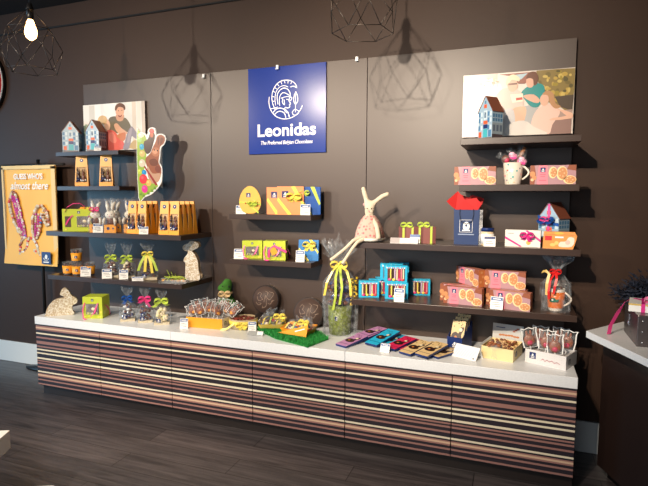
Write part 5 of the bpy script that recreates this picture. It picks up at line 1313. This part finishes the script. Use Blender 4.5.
# ---- cyan boxes of chocolate sticks
def stick_box(label, loc, rz, seed=1, w=.122, d=.04, h=.1):
    t = thing('chocolate_stick_box', label, 'chocolate box', loc, rz, 'cyan window boxes of chocolate sticks')
    mb = MB(); mb.box(0, w, 0, d, 0, h, CYAN)
    mb.flat([(w*.14, h*.1), (w*.9, h*.1), (w*.9, h*.82), (w*.14, h*.82)], -.0004, M('dark box inside', (92, 70, 60), .6))
    for k in range(9): mb.disc(w*(.12 + .095*k), h*.86, .0042, -.0008, (WHITE, M('pink dot print', (235, 150, 170), .4))[k % 2], None, 7)
    for k in range(4): mb.disc(w*(.1 + .2*k), h*.955, .003, -.0008, M('pale cyan dot', (140, 215, 235), .4), None, 7)
    mr = Matrix.Translation((w, 0, 0)) @ Matrix.Rotation(R(90), 4, 'Z')
    for k in range(3): mb.flat([(d*.3, h*(.2+.2*k)), (d*.7, h*(.2+.2*k)), (d*.7, h*(.28+.2*k)), (d*.3, h*(.28+.2*k))], -.0005, M('pale cyan print', (90, 195, 225), .4), mr)
    mb.build('box', t)
    rnd = random.Random(seed); mb = MB(); cs = [ROSEP, WCHOC, CHOC, YEL, DCHOC, M('pale lilac', (205, 180, 215), .4), WCHOC, CRIM]
    for k in range(8):
        x = w*(.19 + .092*k); mb.box(x - .0034, x + .0034, -.003, -.0008, h*.14, h*.8, cs[(k + seed) % 8])
    for x, m in ((.24, PINK), (.42, YEL), (.66, YEL if seed % 2 else PINK), (.8, M('coral dot', (230, 80, 80), .3))): mb.ell((w*x, -.003, h*.16), (w*.075, .003, h*.08), m, None, 9, 6)
    mb.build('chocolate_sticks', t); return t
sb = stick_box('cyan stick box at the front left of its pile on the lowest right shelf', (2.415, -.30, ZR4), 18, 1)
sb2 = stick_box('cyan stick box at the bottom front centre, behind the price tag', (2.573, -.285, ZR4), 12, 2, w=.135)
dup(sb, (2.455, -.215, ZR4), 18, 'cyan stick box second behind the front left one')
dup(sb, (2.475, -.13, ZR4), 18, 'cyan stick box rearmost behind the front left one')
dup(sb2, (2.567, -.285, ZR4 + .1005), 10, 'cyan stick box on top at the front of the pile')
dup(sb2, (2.567, -.215, ZR4), 12, 'cyan stick box in the bottom centre, hidden behind the front one')
dup(sb2, (2.525, -.215, ZR4 + .1005), 12, 'cyan stick box on top, second from the front, shifted left')
dup(sb, (2.562, -.14, ZR4 + .1005), 12, 'dark-topped cyan stick box rearmost on top of the pile')
dup(sb, (2.567, -.14, ZR4), 12, 'cyan stick box at the bottom rear of the centre pile')
dup(sb, (2.62, -.20, ZR4), 12, 'cyan stick box showing its side just right of the centre pile') if False else None
dup(sb, (2.69, -.115, ZR4), 12, 'cyan stick box standing apart at the right rear of the pile')
price_tag((2.672, -.352, ZR4 + .0005), 6, 'price tag leaning before the cyan stick boxes', .058, .078, 14)

# ============================================================ right counter
ctb = M('dark brown counter body', (44, 32, 29), .3, spec=.5)
t = thing('serving_counter', 'dark brown angled service counter with white top at the right edge', 'counter', (0, 0, 0))
def slab(mb, pts, z0, z1, m):
    n = len(pts); mb.add([(x, y, z0) for x, y in pts] + [(x, y, z1) for x, y in pts], [list(range(n))[::-1], [n+i for i in range(n)]] + [(i, (i+1) % n, (i+1) % n + n, i + n) for i in range(n)], m)
mb = MB(); slab(mb, [(3.645, -.352), (3.90, -.94), (4.6, -1.5), (5.2, -1.5), (5.2, -.08), (3.86, -.06)], .765, .80, topm); mb.build('counter_top', t, bevel=.002)
mb = MB(); slab(mb, [(3.735, -.29), (3.965, -.83), (4.62, -1.38), (5.15, -1.38), (5.15, -.10), (3.88, -.10)], .07, .765, ctb); mb.build('counter_body', t)
mb = MB(); slab(mb, [(3.79, -.27), (4.0, -.77), (4.66, -1.3), (5.1, -1.3), (5.1, -.14), (3.9, -.14)], 0, .07, BLACK); mb.build('plinth', t)
# metal gift chest
stl = M('brushed metal tin', (120, 112, 112), .35, metal=.85, bump=.15, bscale=30)
t = thing('metal_chest', 'embossed silver metal chest on the right counter under ribboned boxes', 'chest', (3.825, -.583, .80), 0)
MB().box(-.002, .24, 0, .29, 0, .145, stl).build('chest', t, bevel=.004)
mb = MB()
for x in (.02, .22): 
    for z in (.02, .07, .12): mb.ell((x, -.001, z), (.004, .003, .004), SILV, None, 8, 6)
mb.build('rivets', t)
ms = Matrix.Translation((-.002, .24, 0)) @ Matrix.Rotation(R(-90), 4, 'Z'); mb = MB(); mb.box(.068, .074, -.004, 0, .06, .115, SILV, ms)
for q in stroke(smooth_pts([(.03, .1), (.05, .112), (.08, .11), (.11, .096), (.08, .088), (.05, .09)], 2), .005): mb.flat(q, -.003, SILV, ms)
mb.ell((.071, -.004, .075), (.012, .005, .010), SILV, ms); mb.build('clasp', t)
t = thing('gift_box', 'white box with gold and magenta ribbons on top of the metal chest', 'gift box', (3.80, -.50, .946), -12, None)
mb = MB(); mb.box(0, .16, 0, .17, 0, .038, WHITE).box(0, .16, -.001, 0, .030, .038, goldr).box(-.001, 0, 0, .17, .030, .038, goldr); mb.build('box', t, bevel=.001)
mb = MB(); mb.box(.05, .066, -.0015, .171, .0, .0395, HOTP); mb.ribbon([(.02, .14, .040), (.08, .08, .042), (.14, .02, .042)], (.006, .008, 0), HOTP); mb.ribbon([(-.0, .13, .036), (-.02, .12, .02), (-.045, .11, -.03), (-.075, .09, -.10), (-.08, .085, -.142)], [(.002, .012, 0)]*2 + [(.008, .010, 0)]*3, PINK); bow(mb, (.10, .06, .052), .04, M('pale pink ribbon', (240, 130, 175), .35), tails=1, seed=3); mb.build('ribbon', t)
t = thing('white_bundle', 'small white wrapped bundle lying on the front of the metal chest', 'bundle', (4.0, -.545, .946), -20)
MB().ell((0, 0, .018), (.05, .03, .018), WHITE).ell((.04, 0, .022), (.03, .025, .016), WHITE).build('bundle', t)
# dark feathery plant in the corner
t = thing('dark_grass_plant', 'dark navy feathery dried plant in a black pot on the right counter', 'plant', (3.98, -.19, .80))
MB().lathe([(.001, 0), (.05, 0), (.06, .12), (.054, .12), (.05, .1), (.001, .1)], BLACK, n=20).build('pot', t)
fe = M('navy feather fronds', (22, 30, 48), .8); mb = MB(); rnd = random.Random(17)
for k in range(330):
    a = rnd.uniform(0, 6.28); el = rnd.uniform(.1, 1.35); L = rnd.uniform(.15, .27)
    base = Vector((0, 0, .12)); dr = Vector((math.cos(a)*math.cos(el), math.sin(a)*math.cos(el)*.7, math.sin(el)*.75))
    p1 = base + dr*L*.5 + Vector((0, 0, .02)); p2 = base + dr*L + Vector((0, 0, -.01))
    if p2.y > .16 or p2.y < -.10: continue
    mb.tube([base, p1, p2], [.0016, .0016, .0008], fe, n=3, cap=False)
    for q in range(7):
        c = base.lerp(p1, .4 + q*.1) if q < 3 else p1.lerp(p2, (q-3)/3.5)
        b1 = Vector((rnd.uniform(-1, 1), rnd.uniform(-1, 1), rnd.uniform(-.3, 1))).normalized()*.034
        w_ = dr.cross(b1).normalized()*.006
        mb.add([c - w_, c + w_, c + b1], [(0, 1, 2)], fe)
mb.build('fronds', t)

# ============================================================ white display tables, lower left
tbl = M('white table laminate', (242, 241, 238), .35)
def table(label, pts, h, th, legs):
    t = thing('display_table', label, 'table', (0, 0, 0), 0, None)
    mb = MB(); slab(mb, pts, h - th, h, tbl); mb.build('table_top', t, bevel=.002)
    for x, y in legs: MB().tube([(x, y, 0), (x, y, h - th)], .02, tbl, n=12).build('leg', t)
table('white display table with its corner showing at the left edge', [(1.331, -1.755), (1.42, -1.94), (.42, -2.42), (.33, -2.235)][::-1], .5, .078, [(.50, -2.28), (.56, -2.38), (.7, -2.2), (.8, -2.2)][:2] + [(.95, -2.12)])
table('white display table just showing its top edge at the bottom left corner', [(2.218, -2.312), (2.20, -2.60), (1.2, -3.0), (1.15, -2.84)][::-1], .75, .05, [(1.3, -2.93), (1.62, -2.75), (1.7, -2.6)][:2])

# ============================================================ lights
def spot(loc, target, e, size=70, blend=.6, col=(1, .84, .66), r=.03):
    l = bpy.data.lights.new('spot', 'SPOT'); l.energy = e; l.spot_size = R(size); l.spot_blend = blend; l.color = col; l.shadow_soft_size = r
    o = bpy.data.objects.new('ceiling_or_fill_spot', l); COL.objects.link(o); o.location = loc
    o.rotation_euler = (Vector(target) - Vector(loc)).to_track_quat('-Z', 'Y').to_euler(); return o
spot((2.56, -3.4, 2.72), (2.95, 0, 1.78), 450, 60, .85, r=.028)
spot((.85, -3.4, 2.75), (1.4, 0, 1.2), 300, 80, .9)
spot((-.9, -3.4, 2.75), (.2, 0, 1.2), 330, 80, .9)
spot((2.4, -3.2, 2.8), (2.3, -.4, .5), 230, 75, .9)
spot((2.3, -4.3, 2.8), (1.15, -1.95, .4), 420, 40, .9)  # added fill spot, brightens the white table corner; no lamp seen there
def area(loc, target, e, sx, sy, col):
    l = bpy.data.lights.new('daylight', 'AREA'); l.shape = 'RECTANGLE'; l.size = sx; l.size_y = sy; l.energy = e; l.color = col
    o = bpy.data.objects.new('window_daylight', l); COL.objects.link(o); o.location = loc
    o.rotation_euler = (Vector(target) - Vector(loc)).to_track_quat('-Z', 'Y').to_euler(); return o
area((-4.2, -3.2, 1.5), (.5, -.5, .9), 105, 2.6, 2.2, (.32, .68, 1))
area((1.0, -6.6, 1.6), (1.6, 0, .8), 60, 4.5, 2.4, (.86, .92, 1))
w = bpy.data.worlds.new('world'); scn.world = w; w.use_nodes = True
bg = w.node_tree.nodes['Background']; bg.inputs['Color'].default_value = (.60, .68, .8, 1); bg.inputs['Strength'].default_value = .13
scn.view_settings.view_transform = 'Standard'; scn.view_settings.look = 'None'; scn.view_settings.exposure = 0; scn.view_settings.gamma = 1
scn.view_settings.use_curve_mapping = False
